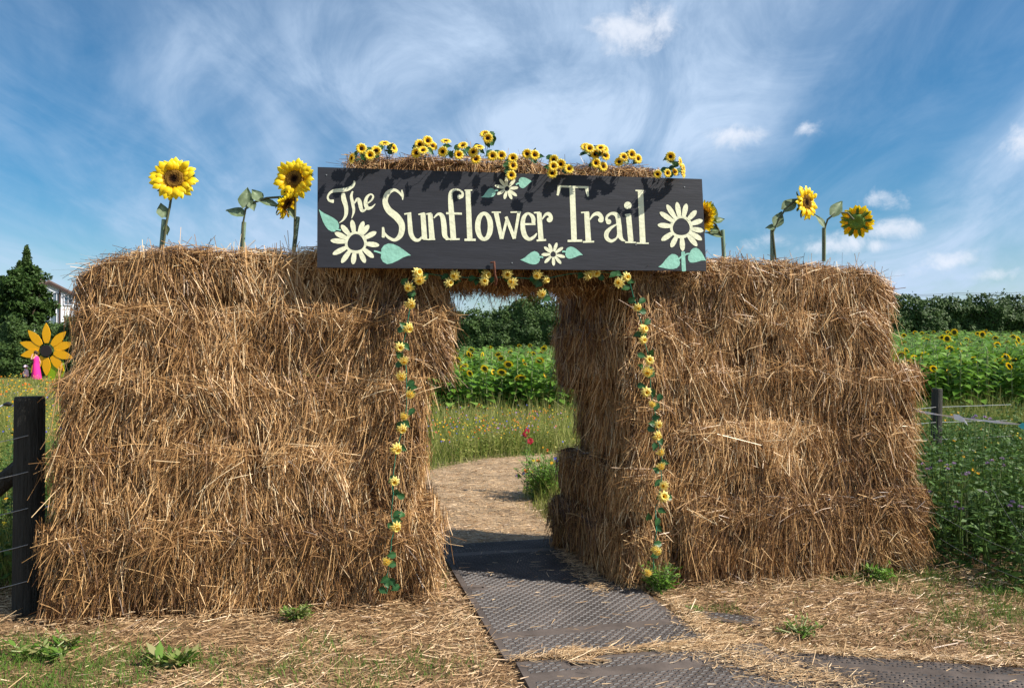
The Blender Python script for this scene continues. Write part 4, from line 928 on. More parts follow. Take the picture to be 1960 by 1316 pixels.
# leafy weeds beside the right-hand wall: many stems with small leaves
def weeds(name, label, n, pos, hrange, leafr, m=M['weed'], per=26):
    mb = MB(); x, y = pos(n); n = len(x); h = rng.uniform(*hrange, n) * (1 + .25 * vnoise(np.stack([x, y, x * 0], 1), 1.5, 61)); lean = rng.normal(0, .13, (n, 2))
    top = np.stack([x + lean[:, 0] * h, y + lean[:, 1] * h, gz(x, y) + h], 1); b = np.stack([x, y, gz(x, y)], 1)
    blades(mb, b, top - b, h, .007, rng.normal(0, .04, (n, 3)), rng.uniform(.3, .8, n), tubes=True)
    t = rng.random((n, per)) ** .7; C = (b[:, None] + (top - b)[:, None] * t[:, :, None]).reshape(-1, 3); k = len(C)
    a = rng.uniform(0, 6.283, k); out = np.stack([np.cos(a), np.sin(a), rng.normal(.1, .4, k)], 1); r = leafr * rng.uniform(.5, 1.3, k) * (1.2 - .6 * t.ravel())
    C = C + out * (r * 1.1)[:, None]; side = nrm(np.cross(out, rng.normal(0, .45, (k, 3)) + [0, 0, 1.]))
    quads(mb, C, nrm(out) * r[:, None], side * (r * .42)[:, None], np.clip(.45 + rng.normal(0, .22, k), 0, 1))
    return tag(mb.build(name, m), label, kind='stuff')
def posR(n):
    x, y = wedge(n, 4.7, 11, .50, .72, .25, .85); s_, d_ = wall_sd(x, y)
    k = (x > 3.15 + .12 * rng.normal(size=len(x)) + .0 * y) & (s_ > 3.30) & (y > 5.15 + .35 * rng.normal(size=len(x)) * .5); return x[k], y[k]
weeds('weed_growth', 'dense dark green weeds beside the end of the bale wall', 1500, posR, (.36, .88), .038)
def posL(n):
    x, y = wedge(n, 5.2, 9, -.72, -.54, .2, .9); s_, d_ = wall_sd(x, y); k = (s_ < -3.05) & (d_ > .35); return x[k], y[k]
weeds('weed_growth', 'green weeds behind the dark fence post', 420, posL, (.35, .85), .034)
def posP(n):
    x, y = rng.uniform(-1, 1.2, n) + .1, rng.uniform(11.0, 13.2, n); k = path_dist(x, y) > 1.15; return x[k], y[k]
weeds('weed_growth', 'green undergrowth along the far edge of the path', 260, posP, (.2, .55), .03, M['meadow'])

def flowering_clump(name, base, h, spread, nst, leafr, heads, label, cat='wildflowers', m='fieldleaf'):
    """a single plant: stems with leaves, each bloom its own part"""
    root = empty(name, base, label, cat); mb = MB(); lf = MB(); tips = []
    for i in range(nst):
        a = random.uniform(0, 6.28); r = spread * math.sqrt(random.random()); tip = base + Vector((math.cos(a) * r, math.sin(a) * r, h * random.uniform(.55, 1.05)))
        mid = base.lerp(tip, .5) + Vector((math.cos(a), math.sin(a), 0)) * r * -.15; b0 = base + Vector((math.cos(a), math.sin(a), 0)) * r * .35
        tube(mb, [b0, mid, tip], [.005, .004, .003], 4); tips.append(tip)
        k = 16; C = np.array([b0.lerp(tip, random.random() ** .8) for _ in range(k)]); aa = rng.uniform(0, 6.28, k); o = np.stack([np.cos(aa), np.sin(aa), rng.normal(.3, .4, k)], 1)
        rr = leafr * rng.uniform(.5, 1.2, k); quads(lf, C + o * rr[:, None], nrm(o) * rr[:, None], nrm(np.cross(o, rng.normal(0, .3, (k, 3)) + [0, 0, 1.])) * (rr * .3)[:, None], rng.uniform(.1, .9, k))
    mb.build('stem', M['stalk'], root); tag(lf.build('foliage', M[m], root), kind='stuff')
    for i, (tone, r) in enumerate(heads):
        tip = tips[i % nst]; hb = MB(); mm = M['red'] if tone < 0 else M['wild']
        for j in range(8):
            v, f = petal_verts(.1, 1, .28, cup=.15, droop=.1); v = rotz(v, j * .785) * r; hb.add(v @ np.array(frame((random.uniform(-.4, .4), -1, .8))).T + np.array(tip), f, max(0, tone))
        hb.build('bloom', mm, root, smooth=True)
flowering_clump('wildflower_plant', Vector((.36, 8.6, 0)), .46, .34, 110, .035, [(.4, .02), (.4, .02), (.0, .025), (.2, .025), (.8, .03), (.4, .02), (.6, .022), (.2, .025), (.0, .02), (.4, .02), (.8, .02)], 'bushy wildflower clump with blue and orange blooms behind the passage wall', m='fieldleaf')
flowering_clump('red_flower_plant', Vector((.17, 8.9, 0)), .74, .05, 4, .04, [(-1, .045), (-1, .05), (-1, .035)], 'single tall plant with dark red blooms beside the path', m='fieldleaf')
flowering_clump('weed_tuft', PW(1262, 1135, -.12), .20, .14, 46, .022, [], 'bright green weed tuft at the foot of the hanging garland', 'weed', m='fieldleaf')
flowering_clump('weed_tuft', P(1685, 1105, 5.55) * 1 - Vector((0, 0, P(1685, 1105, 5.55).z)), .10, .14, 18, .025, [], 'green weed tuft in front of the bale wall by the weeds', 'weed', m='fieldleaf')
flowering_clump('weed_tuft', Vector((-1.72, 4.05, 0)), .05, .13, 9, .05, [], 'low broad leaved weed lying in the straw', 'weed', m='grass')
flowering_clump('weed_tuft', Vector((-2.45, 4.15, 0)), .07, .20, 12, .035, [], 'dark leafy weed in the green grass at the corner of the yard', 'weed', m='grass')
flowering_clump('weed_tuft', Vector((-1.28, 4.70, 0)), .10, .10, 22, .02, [], 'fresh grass tuft at the foot of the bale wall beside the dark post', 'weed', m='grass')
flowering_clump('weed_tuft', Vector((1.62, 4.42, 0)), .10, .14, 12, .022, [], 'thin weed between the long mat and the dotted mat', 'weed', m='grass')
flowering_clump('weed_tuft', Vector((1.10, 4.78, 0)), .06, .05, 12, .02, [], 'tiny weed by the corner of the long mat', 'weed', m='grass')
for i, (px, py, Y) in enumerate(((1880, 800, 7.6), (1765, 890, 6.9), (1812, 885, 6.6), (1905, 880, 6.4), (1850, 905, 6.2), (1885, 925, 6.0), (1950, 965, 5.9), (1775, 940, 6.4), (1840, 965, 6.0))):
    tp = P(px, py, Y); base = Vector((tp.x + random.uniform(-.05, .05), Y, 0)); root = empty('thistle', base, ['tall thistle with lilac heads rising above the tape', 'lilac thistle hard against the thin fence post', 'lilac thistle just below the foot of the thin fence post', 'lilac thistle among yellow blooms in the weeds', 'lilac thistle in the middle of the weeds', 'close set pair of lilac thistle heads in the weeds', 'thistle at the edge of the picture in dark weeds', 'thistle with a single head close to the bale wall', 'small pale thistle low in the weeds'][i], 'thistle', 'thistles in the weeds')
    mb = MB(); 
    for j in range(4):
        h = tp + Vector((random.uniform(-.07, .07), random.uniform(-.05, .05), random.uniform(-.07, .02))); tube(mb, [base, base.lerp(h, .6) + Vector((0, 0, .02)), h], [.004, .003, .002], 4)
        hb = MB(); d = rand_dirs(60); d[:, 2] = np.abs(d[:, 2]); blades(hb, np.array(h) + d * .004, d, .017, .004, d * 0, rng.random(60)); hb.build('flower_head', M['purple'], root)
    mb.build('stem', M['stalk'], root)

# ------------------------------------------------------------------ fence posts and wires
def post(name, p, r, h, m, label, lean=(0, 0), n=14):
    root = empty(name, Vector((p[0], p[1], 0)), label, 'fence post'); mb = MB()
    tube(mb, [(p[0] + lean[0] * t * h, p[1] + lean[1] * t * h, -.1 + (h + .1) * t) for t in (0, .25, .5, .75, .985)] + [(p[0] + lean[0] * h, p[1] + lean[1] * h, h)], [r * 1.04, r * 1.02, r, r, r * .99, r * .93], n)
    mb.build('post_shaft', m, root, smooth=False); return root
pl = P(54, 1170, 4.85)
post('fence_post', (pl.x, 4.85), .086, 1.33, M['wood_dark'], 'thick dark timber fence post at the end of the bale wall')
br = empty('brace_post', Vector((-3.9, 5.2, 0)), 'dark timber brace leaning against the thick fence post', 'fence post')
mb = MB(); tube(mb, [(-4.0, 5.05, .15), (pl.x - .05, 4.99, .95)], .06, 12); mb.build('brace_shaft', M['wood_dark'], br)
pr = P(1789, 743, 8.2); post('fence_post', (pr.x, 8.2), .052, pr.z, M['wood_grey'], 'thin grey fence post standing in the weeds', lean=(.02, 0))
post('fence_post', (-7.6, 10.2), .05, 1.2, M['wood_grey'], 'distant thin post on the flower meadow edge') if False else None
def wire(name, pts, r, m, label, cat='wire', sag=.03, n=5):
    root = empty(name, Vector(pts[0]), label, cat); mb = MB(); q_ = []
    for a, b in zip(pts[:-1], pts[1:]):
        a, b = Vector(a), Vector(b)
        for t in np.linspace(0, 1, 9)[:-1]: q_.append(a.lerp(b, t) - Vector((0, 0, sag * 4 * t * (1 - t))))
    tube(mb, q_ + [Vector(pts[-1])], r, n, cap=False); mb.build('wire_strand', m, root); return root
WR = ['top', 'second', 'third', 'lowest']
for i, (ya, yb, yc) in enumerate(((785, 779, 774), (813, 808, 804), (842, 841, 834), (868, 867, 865))):
    wire('fence_wire', [P(1735, ya, 7.7), P(1789, yb, 8.14), P(1935, yc, 9.5)], .0035, M['wire'], f'{WR[i]} plain wire stapled to the thin fence post', sag=.0)
for i in range(5):
    z0 = 1.05 - i * .22
    wire('fence_wire', [(-4.6, 4.4, z0 - .2), (-3.6, 4.65, z0 - .05), (pl.x + .05, 4.76, z0 + .05)], .0022, M['wire'], f'{["top", "second", "third", "fourth", "lowest"][i]} sagging wire crossing the thick dark post', sag=.02)
# sloping net wires in the weeds
for i, ((ax, ay), (bx, by)) in enumerate((((1790, 980), (1960, 1062)), ((1800, 1030), (1960, 1110)), ((1900, 935), (1960, 1030)), ((1870, 1120), (1960, 1010)))):
    wire('netting_wire', [P(ax, ay, 5.6), P(bx, by, 5.1)], .0008, M['wire'], ['upper slack netting wire low in the weeds', 'lower slack netting wire low in the weeds', 'steep netting wire dropping through the weeds', 'netting wire rising towards the picture edge in the weeds'][i], sag=.02)
def tape_():
    a, m_, b = P(1752, 786, 6.3), P(1840, 800, 6.0), P(1975, 814, 5.6); root = empty('barrier_tape', a, 'white tape stretched over the weeds with a torn end hanging', 'tape')
    mb = MB(); pts = [a.lerp(m_, t) for t in np.linspace(0, 1, 6)[:-1]] + [m_.lerp(b, t) for t in np.linspace(0, 1, 7)]
    V = []
    for i, p in enumerate(pts): w = .007 + .003 * math.sin(i * 1.7); tw = .004 * math.sin(i * 1.1); V += [p + Vector((0, tw, w)), p - Vector((0, tw, w))]
    mb.add(V, [[2 * i, 2 * i + 1, 2 * i + 3, 2 * i + 2] for i in range(len(pts) - 1)]); mb.build('tape_strip', M['tape'], root)
    mb = MB(); t0 = P(1825, 797, 6.02); V = []
    for i, (px, py, w) in enumerate(((1825, 797, .02), (1836, 799, .022), (1844, 803, .016), (1851, 812, .006))): p = P(px, py, 5.98 - .02 * i); V += [p + Vector((0, 0, w)), p - Vector((0, .01, w))]
    mb.add(V, [[2 * i, 2 * i + 1, 2 * i + 3, 2 * i + 2] for i in range(3)]); mb.build('torn_end', M['tape'], root)
    r2 = empty('cloth_tie', P(1957, 815, 5.6), 'turquoise cloth tied to the white tape', 'cloth'); mb = MB(); c = P(1960, 814, 5.6); V = []
    for i, (dx, w) in enumerate(((-.03, .004), (-.01, .018), (.02, .02), (.05, .03), (.07, .035))): V += [c + Vector((dx, .01 * math.sin(i * 2), w)), c + Vector((dx, .02 * math.cos(i), -w * 1.4))]
    mb.add(V, [[2 * i, 2 * i + 1, 2 * i + 3, 2 * i + 2] for i in range(4)]); mb.build('cloth_knot', M['teal'], r2)
tape_()
ins = P(14, 774, 4.6); r_ = empty('insulator', ins, 'black ring insulator on a white arm beside the thick dark post', 'insulator')
mb = MB(); tube(mb, [ins + Vector((-.02, 0, 0)), ins + Vector((.004, 0, .004)), ins + Vector((.022, 0, 0))], [.008, .015, .008], 10); mb.build('insulator_ring', M['black'], r_, smooth=True)
mb = MB(); tube(mb, [ins + Vector((-.16, -.02, -.06)), ins + Vector((-.05, -.0, -.015)), ins + Vector((-.018, 0, 0))], .005, 6); mb.build('insulator_arm', M['tape'], r_, smooth=True)

# ------------------------------------------------------------------ sunflower field
def field_plant(seed, low=False, bloom=True):
    """stem, leaves and head of one field sunflower, 1.7 m tall"""
    rr = np.random.default_rng(seed); st, lf, hd, ce = MB(), MB(), MB(), MB(); H = 1.7
    tube(st, [(0, 0, 0), (.02, .0, .9), (.0, .02, H - .06), (.03, -.05, H)], [.014, .012, .010, .008], 4 if low else 5, .5)
    nl = 13 if low else 26
    for i in range(nl):
        z = .45 + (H - .5) * (i + rr.random()) / nl; a = i * 2.4 + rr.random(); L = .30 * (1.05 - .4 * (z / H)) * rr.uniform(.8, 1.2); 
        V, F, T = leaf_mesh(L, L * .8, .5, int(seed * 100 + i)) if not low else ([(-L * .38, L * .3, .02), (0, 0, 0), (L * .38, L * .3, .02), (0, L, -.3 * L)], [[0, 1, 2, 3]], [.5] * 4)
        V = np.array(V, float); V[:, 1] += .07; V[:, 2] += .05
        if not low: V = V.reshape(7, 5, 3)[::2][:, ::2].reshape(-1, 3); F = [[i_ * 3 + k, i_ * 3 + k + 1, (i_ + 1) * 3 + k + 1, (i_ + 1) * 3 + k] for i_ in range(3) for k in (0, 1)]; T = [.5] * 12
        V = rotz(V, a); V[:, 2] += z; lf.add(V, F, float(np.clip(.55 + rr.normal(0, .22), 0, 1)))
    if bloom:
        yaw = rr.uniform(-1.7, 1.7); face = Vector((math.sin(yaw), -math.cos(yaw), rr.uniform(-.55, -.05))); F3 = np.array(frame(face)); c = np.array([.03 + face.x * .05, -.05 + face.y * .05, H]); r = rr.uniform(.105, .14)
        for j in range(16 if not low else 9):
            v, f = petal_verts(.55, 1.0 + .1 * rr.random(), .15 if not low else .24, cup=.1, droop=.0, n=3 if low else 4); v = rotz(v, 6.283 * j / (16 if not low else 9)) * r
            hd.add(v @ F3.T + c, f, .25 + .45 * rr.random())
        hd.yaw = yaw; k = 10; V = np.array([(math.cos(a) * .6, math.sin(a) * .6, .02) for a in np.linspace(0, 6.283, k, endpoint=False)] + [(0, 0, .14)]) * r
        ce.add(V @ F3.T + c, [[i, (i + 1) % k, k] for i in range(k)], .35)
    return st, lf, hd, ce
M['field_eye'] = mat('field_eye', [(.05, .045, .012), (.14, .12, .02)], .8, .2)
VAR = []; YAW = []
for sd in range(8):
    st, lf, hd, ce = field_plant(sd, bloom=True); YAW.append(hd.yaw)
    VAR.append((st.mesh('stem', M['stalk']), lf.mesh('foliage', M['fieldleaf'], smooth=True), hd.mesh('flower_head', M['petal_big'], smooth=True), ce.mesh('flower_centre', M['field_eye'], smooth=True)))
spots = []
def near(x, y, d=.28): return any(abs(x - a) < d and abs(y - b) < d for a, b in spots)
tries = 0
fixed = [(1770, 680), (1725, 682), (1752, 686), (1738, 672), (1846, 662), (1862, 688), (1838, 692), (1910, 660), (1905, 690), (1925, 683), (1940, 690), (1875, 690), (1952, 650), (1880, 640), (1824, 636), (1812, 648), (1935, 700), (877, 690), (884, 702), (902, 714), (930, 705), (948, 712), (960, 712), (997, 722), (985, 722), (1008, 694), (1030, 690), (1046, 718), (918, 680), (900, 678), (1960, 662), (1790, 705), (1820, 712), (1735, 695)]
for px, py in fixed:
    Y = 17.5 + max(0, (700 - py)) * .12 + random.uniform(0, .6); p = P(px, py, Y); spots.append((p.x, Y, (p.z - float(gz(p.x, Y))) / 1.7, True))
def near(x, y, d): return any(abs(s[0] - x) < d and abs(s[1] - y) < d for s in spots)
while len(spots) < 165 and tries < 8000:
    tries += 1; Y = 17.4 + 5.5 * random.random() ** 1.3; a = random.choice([random.uniform(-.12, .10), random.uniform(.47, .68), random.uniform(.47, .68)]); x = Y * a + random.uniform(-.3, .3)
    if near(x, Y, .24): continue
    spots.append((x, Y, random.uniform(.74, .90) * (1 if x < 5 else 1.1), random.random() < .04))
for i, (x, y, sc, bloom) in enumerate(spots):
    k = random.randrange(8); o = bpy.data.objects.new('sunflower_plant', None); COL.objects.link(o); o.empty_display_size = .1
    g = (x < 5)
    tag(o, ('blooming' if bloom else 'green budding') + (' field sunflower seen through the arch beyond the meadow' if g else ' field sunflower in the field beyond the wire fence'), 'sunflower', ('sunflowers seen through the arch' if g else 'sunflowers beyond the wire fence') + (' in bloom' if bloom else ' in leaf'))
    o.location = (x, y, float(gz(x, y))); o.scale = (1, 1, sc); o.rotation_euler = (0, 0, (-YAW[k] * .0 + random.uniform(-.5, .5) if g else -YAW[k] * -1 + random.uniform(-.6, .6)) if bloom else random.uniform(0, 6.28))
    for j, me in enumerate(VAR[k]):
        if j >= 2 and not bloom: continue
        c = bpy.data.objects.new(me.name.split('.')[0], me); COL.objects.link(c); c.parent = o
ORDW = ['nearest', 'second', 'third', 'fourth', 'fifth', 'sixth', 'seventh', 'eighth', 'ninth', 'tenth', 'eleventh', 'twelfth', 'thirteenth', 'fourteenth', 'fifteenth', 'sixteenth', 'seventeenth', 'eighteenth', 'nineteenth', 'twentieth', 'twenty-first', 'twenty-second', 'twenty-third', 'twenty-fourth', 'twenty-fifth', 'twenty-sixth', 'twenty-seventh', 'twenty-eighth', 'twenty-ninth', 'thirtieth']
for g_, txt in (('sunflowers seen through the arch in bloom', 'blooming field sunflower through the arch, {} from the passage edge beside the dark post wall'), ('sunflowers beyond the wire fence in bloom', 'blooming field sunflower beyond the fence, {} out from the end of the bale wall')):
    m_ = sorted([o for o in COL.objects if o.get('group') == g_], key=lambda o: o.location.x / o.location.y)
    for i, o in enumerate(m_): o['label'] = txt.format(ORDW[i] if i < 30 else 'farthest')
# the rest of the field reads as one mass
mb = MB(); lows = [field_plant(40 + k, low=True, bloom=(k < 1)) for k in range(12)]
def cat(m): return np.concatenate(m.v), (np.concatenate(m.f4) if m.f4 else None), (np.concatenate(m.f3) if m.f3 else None), np.concatenate(m.t)
lows = [[cat(p) if p.n else None for p in l] for l in lows]
for i in range(2300):
    Y = (20 if i < 1500 else 17.5) + 27 * random.random() ** .8; x = Y * random.choice([random.uniform(-.16, .14), random.uniform(.42, .74), random.uniform(.42, .74)]) if i < 1500 else Y * random.choice([random.uniform(-.42, -.14), random.uniform(.12, .46), random.uniform(.1, .46), random.uniform(.7, .9)]); sc = random.uniform(.84, 1.02) * (1 if x > 6 else .94); a = random.uniform(-.9, .9); z = float(gz(x, Y))
    for mi, part in enumerate(lows[random.randrange(12)]):
        if part is None: continue
        v, f4, f3, t = part; v = rotz(v, a) * [1.1, 1.1, sc] + [x, Y, z]
        base = mb.n; mb.v.append(v); mb.t.append(np.clip(t + random.uniform(-.15, .15), 0, 1)); mb.n += len(v)
        if f4 is not None: mb.f4.append(f4 + base); mb.m4.append(np.full(len(f4), mi))
        if f3 is not None: mb.f3.append(f3 + base); mb.m3.append(np.full(len(f3), mi))
tag(mb.build('sunflower_field', [M['stalk'], M['fieldleaf'], M['petal_big'], M['field_eye']], smooth=True), 'mass of green sunflower plants filling the field up to the hedge', kind='stuff')

# ------------------------------------------------------------------ hedges and trees
def leaf_cloud(mb, C, rad, n, size, squash=(1, 1, 1), m=0, shell=.55):
    d = rand_dirs(n); r = (shell + (1 - shell) * rng.random(n)) ** .8
    p = C + d * r[:, None] * rad * np.array(squash)
    U = nrm(rng.normal(size=(n, 3))); V_ = nrm(np.cross(U, rng.normal(size=(n, 3)))); s = size * rng.uniform(.5, 1.3, n)
    quads(mb, p, U * s[:, None], V_ * (s * .6)[:, None], np.clip(.42 + rng.normal(0, .22, n), 0, 1), m)
def hedge(name, label, x0, x1, Yf, top, thick, cat='hedge', size=.11, leaves=30000, m='hedge'):
    xc = (x0 + x1) / 2; root = empty(name, Vector((xc, Yf(xc), float(gz(xc, Yf(xc))))), label, cat)
    xs = np.linspace(x0, x1, 400); tops = np.array([top(v) for v in xs]); ys = np.array([Yf(v) for v in xs])
    n = leaves; x = rng.uniform(x0, x1, n); tp = np.interp(x, xs, tops) + .30 * vnoise(np.stack([x, x * 0, x * 0], 1), 1.1, 91) + .22 * vnoise(np.stack([x, x * 0, x * 0], 1), 3.7, 92); y0 = np.interp(x, xs, ys); g = gz(x, y0)
    v = rng.random(n) ** .8; z = g + (tp - g) * v + rng.exponential(.07, n) * (v > .93)
    lump = vnoise(np.stack([x, z * 1.2, x * 0], 1), .75, 93) * .55 + vnoise(np.stack([x, z, x * 0], 1), 2.1, 94) * .30
    y = y0 - thick * .55 * np.sqrt(np.clip(1 - (v * .96) ** 4, 0, 1)) - lump + rng.exponential(.18, n) - .1
    C = np.stack([x, y, z], 1); nn = nrm(np.stack([rng.normal(0, .5, n), rng.normal(-.7, .5, n), rng.normal(.45, .5, n)], 1))
    U = nrm(np.cross(nn, rng.normal(size=(n, 3)))); V_ = np.cross(nn, U); sz = size * rng.uniform(.5, 1.35, n)
    mb = MB(); quads(mb, C, U * sz[:, None], V_ * (sz * .6)[:, None], np.clip(.42 + .22 * vnoise(C, .5, 95) + rng.normal(0, .2, n), 0, 1))
    k = int((x1 - x0) * 1.6)
    for i in range(k):
        xx = random.uniform(x0, x1); leaf_cloud(mb, np.array([xx, Yf(xx) - .3, float(np.interp(xx, xs, tops)) + random.uniform(-.1, .3)]), random.uniform(.12, .30), 16, size * .8, (.8, .7, 1.3), shell=.1)
    tag(mb.build('foliage', M[m], root), kind='stuff')
    cr = MB(); V = []; k = 60
    for i in range(k + 1):
        xx = x0 + (x1 - x0) * i / k; y = Yf(xx); g = float(gz(xx, y)); h = float(np.interp(xx, xs, tops)) - .55
        V += [(xx, y - thick * .25, g), (xx, y - thick * .2, h - .3), (xx, y, h), (xx, y + thick * .35, h - .3), (xx, y + thick * .35, g)]
    cr.add(V, [[i * 5 + j, (i + 1) * 5 + j, (i + 1) * 5 + j + 1, i * 5 + j + 1] for i in range(k) for j in range(4)]); cr.build('branches', M['twigs'], root, smooth=True)
    return root
def ztop(py, Y): return P(980, py, Y).z
hedge('hedge', 'long dark green hedge behind the sunflower field', -11, 50, lambda x: 48 + .03 * x, lambda x: ztop(np.interp(x, [-8, -3, 0, 3, 20, 24, 30, 40], [596, 592, 592, 590, 578, 572, 570, 566]), 48) + .12 * math.sin(x * .9) + .08 * math.sin(x * 2.3), 2.5, leaves=125000, size=.092)
hedge('hedge', 'dark clipped hedge behind the giant flower cutout', -46, -20, lambda x: 51 + 0 * x, lambda x: ztop(np.interp(x, [-40, -33, -30, -27], [612, 618, 622, 612]), 51) + .15 * math.sin(x * 1.7), 2.5, leaves=46000, size=.10)
def tree(name, label, base, h, rx, rz, cz, n_cl, per, size, m='treeleaf', cone=False, group=None):
    root = empty(name, base, label, 'tree', group); tr = MB(); tube(tr, [base, base + Vector((.1, 0, h * .35)), base + Vector((0, 0, h * .8))], [.28, .2, .06], 8)
    mb = MB(); c0 = base + Vector((0, 0, cz))
    for i in range(n_cl):
        d = Vector(rand_dirs(1)[0]); rr = random.random() ** .35
        if cone:
            t = random.random() ** .7; w_ = (1 - t) ** .7; c = base + Vector((d.x * rx * w_, d.y * rx * w_, cz - rz + 2 * rz * t)); cr = rx * (.34 - .16 * t)
        else: c = c0 + Vector((d.x * rx * rr * .82, d.y * rx * rr * .82, d.z * rz * rr * .86)); cr = rx * random.uniform(.17, .32)
        leaf_cloud(mb, np.array(c), cr, per, size, (1, 1, 1.9) if cone else (1, 1, .8), shell=.2 if cone else .3)
        if i % 3 == 0 and not cone: tube(tr, [base + Vector((0, 0, h * random.uniform(.3, .6))), (base + Vector((0, 0, h * .5))).lerp(c, .6), c], [.09, .06, .02], 5)
    tr.build('trunk', M['bark'], root, smooth=True); tag(mb.build('crown', M[m], root), kind='stuff')
tb = lambda px, Y: Vector((P(px, 675, Y).x, Y, 0))
tree('broadleaf_tree', 'round leafy tree in front of the white house', tb(52, 54), 7, 1.95, 2.6, 5.2, 110, 120, .13)
tree('broadleaf_tree', 'leafy tree at the picture edge hiding the white gable', tb(8, 55), 7.3, 1.9, 2.4, 5.3, 80, 110, .13)
tree('broadleaf_tree', 'small bushy tree between the house and the hedge', tb(108, 53), 3.8, 1.1, .8, 2.9, 34, 90, .12)
tree('conifer_tree', 'tallest narrow conifer above the round tree', tb(50, 60), 9, .85, 3.2, 6.4, 130, 60, .10, 'hedge', cone=True)
tree('conifer_tree', 'shorter narrow conifer beside the tallest one', tb(36, 61), 8, .85, 2.8, 5.7, 110, 60, .10, 'hedge', cone=True)
tree('broadleaf_tree', 'airy tree top rising over the hedge inside the arch', tb(1022, 60), 6.5, 2.0, 1.7, 5.0, 50, 60, .13, 'treeleaf')
tree('broadleaf_tree', 'low tree beside the airy one over the hedge inside the arch', tb(962, 62), 5.2, 1.5, 1.1, 4.3, 30, 60, .13, 'treeleaf')

# ------------------------------------------------------------------ house
def house():
    Y = 68; b = tb(112, Y); root = empty('white_house', b, 'white gabled house with dark bargeboards behind the trees', 'house')
    zt = lambda py: P(0, py, Y).z
    pk = Vector((P(100, 0, Y).x, Y, zt(540))); hw = 3.1; ez = zt(578); dep = 8
    w = MB(); x0, x1, xp = pk.x - hw * .9, pk.x + hw, pk.x
    V = [(x0, Y, 0), (x1, Y, 0), (x1, Y, ez), (xp, Y, pk.z - .2), (x0, Y, ez), (x0, Y + dep, 0), (x1, Y + dep, 0), (x1, Y + dep, ez), (xp, Y + dep, pk.z - .2), (x0, Y + dep, ez)]
    w.poly(V, [[0, 1, 2, 3, 4], [1, 6, 7, 2], [0, 4, 9, 5], [5, 9, 8, 7, 6]]); w.build('wall', M['render_white'], root)
    r = MB(); o = .35
    for sx, xe in ((-1, x0), (1, x1)):
        a = Vector((xp, Y - o, pk.z)); e = Vector((xe + sx * o, Y - o, ez - .12)); b1 = Vector((0, dep + 2 * o, 0)); t = Vector((0, 0, .14))
        v = [a, e, e + b1, a + b1, a + t, e + t, e + b1 + t, a + b1 + t]; r.poly([np.array(q) for q in v], [[0, 3, 2, 1], [4, 5, 6, 7], [0, 1, 5, 4], [1, 2, 6, 5], [3, 7, 6, 2]])
        bb = MB(); e2 = e - Vector((0, .05, 0)); a2 = a - Vector((0, .05, 0)); d = Vector((0, 0, -.22))
        bb.poly([np.array(q) for q in (a2, e2, e2 + d, a2 + d)], [[0, 1, 2, 3]]); bb.build('bargeboard', M['timber'], root)
    rf = r.build('roof', M['tile'], root)
    bx = P(118, 0, Y).x; mb = MB(); box(mb, (bx, Y - .1, zt(600) + .2), .14, .12, 3.6); mb.build('drainpipe', M['timber'], root)
    for wx, wy, ww, wh in ((109, 571, .62, .95), (92, 575, .8, .95), (128, 573, .6, .9), (98, 610, 1.0, 1.0)):
        c = P(wx, wy, Y); f = MB(); c.y = Y - .04
        for sx, sz, cx, cz in ((ww, .07, 0, wh / 2), (ww, .07, 0, -wh / 2), (.07, wh, -ww / 2, 0), (.07, wh, ww / 2, 0), (.05, wh, 0, 0)): box(f, (c.x + cx, c.y - .02, c.z + cz), sx, .08, sz)
        fo = f.build('window', M['white'], root); g = MB(); box(g, (c.x, c.y + .02, c.z), ww, .03, wh)
        g.build('pane', M['glass'], fo)
    root.rotation_euler = (0, 0, R(32))
    # second wing at the picture edge
    root2 = empty('white_house', tb(12, 70), 'white house wing showing through the trees at the picture edge', 'house'); mb = MB(); xw = P(8, 0, 70).x
    box(mb, (xw, 73, P(0, 556, 70).z / 2), 4.2, 6, P(0, 556, 70).z); mb.build('wall', M['render_white'], root2)
    zb = P(0, 556, 70).z
    mb = MB(); mb.poly([(xw - 2.4, 69.8, zb), (xw + 2.4, 69.8, zb), (xw + 2.4, 76.2, zb), (xw - 2.4, 76.2, zb), (xw - 1.6, 73, zb + 1.5), (xw + 1.6, 73, zb + 1.5)], [[0, 1, 5, 4], [1, 2, 5], [2, 3, 4, 5], [3, 0, 4]]); mb.build('roof', M['tile'], root2)
    c = P(17, 573, 70); f = MB(); box(f, (c.x, 69.93, c.z), .9, .1, 1.1); fo = f.build('window', M['white'], root2); g = MB(); box(g, (c.x, 69.86, c.z), .74, .05, .94); g.build('pane', M['glass'], fo)
house()
# overhead lines far beyond the hedge
for i, (ya, yb) in enumerate(((561, 556), (564, 560))):
    wire('power_line', [P(1700, ya, 90), P(1830, ya - 1, 95), P(2000, yb, 100)], .022, M['black'], ['upper thin power line over the far hedge', 'lower thin power line over the far hedge'][i], 'power line', sag=.2)

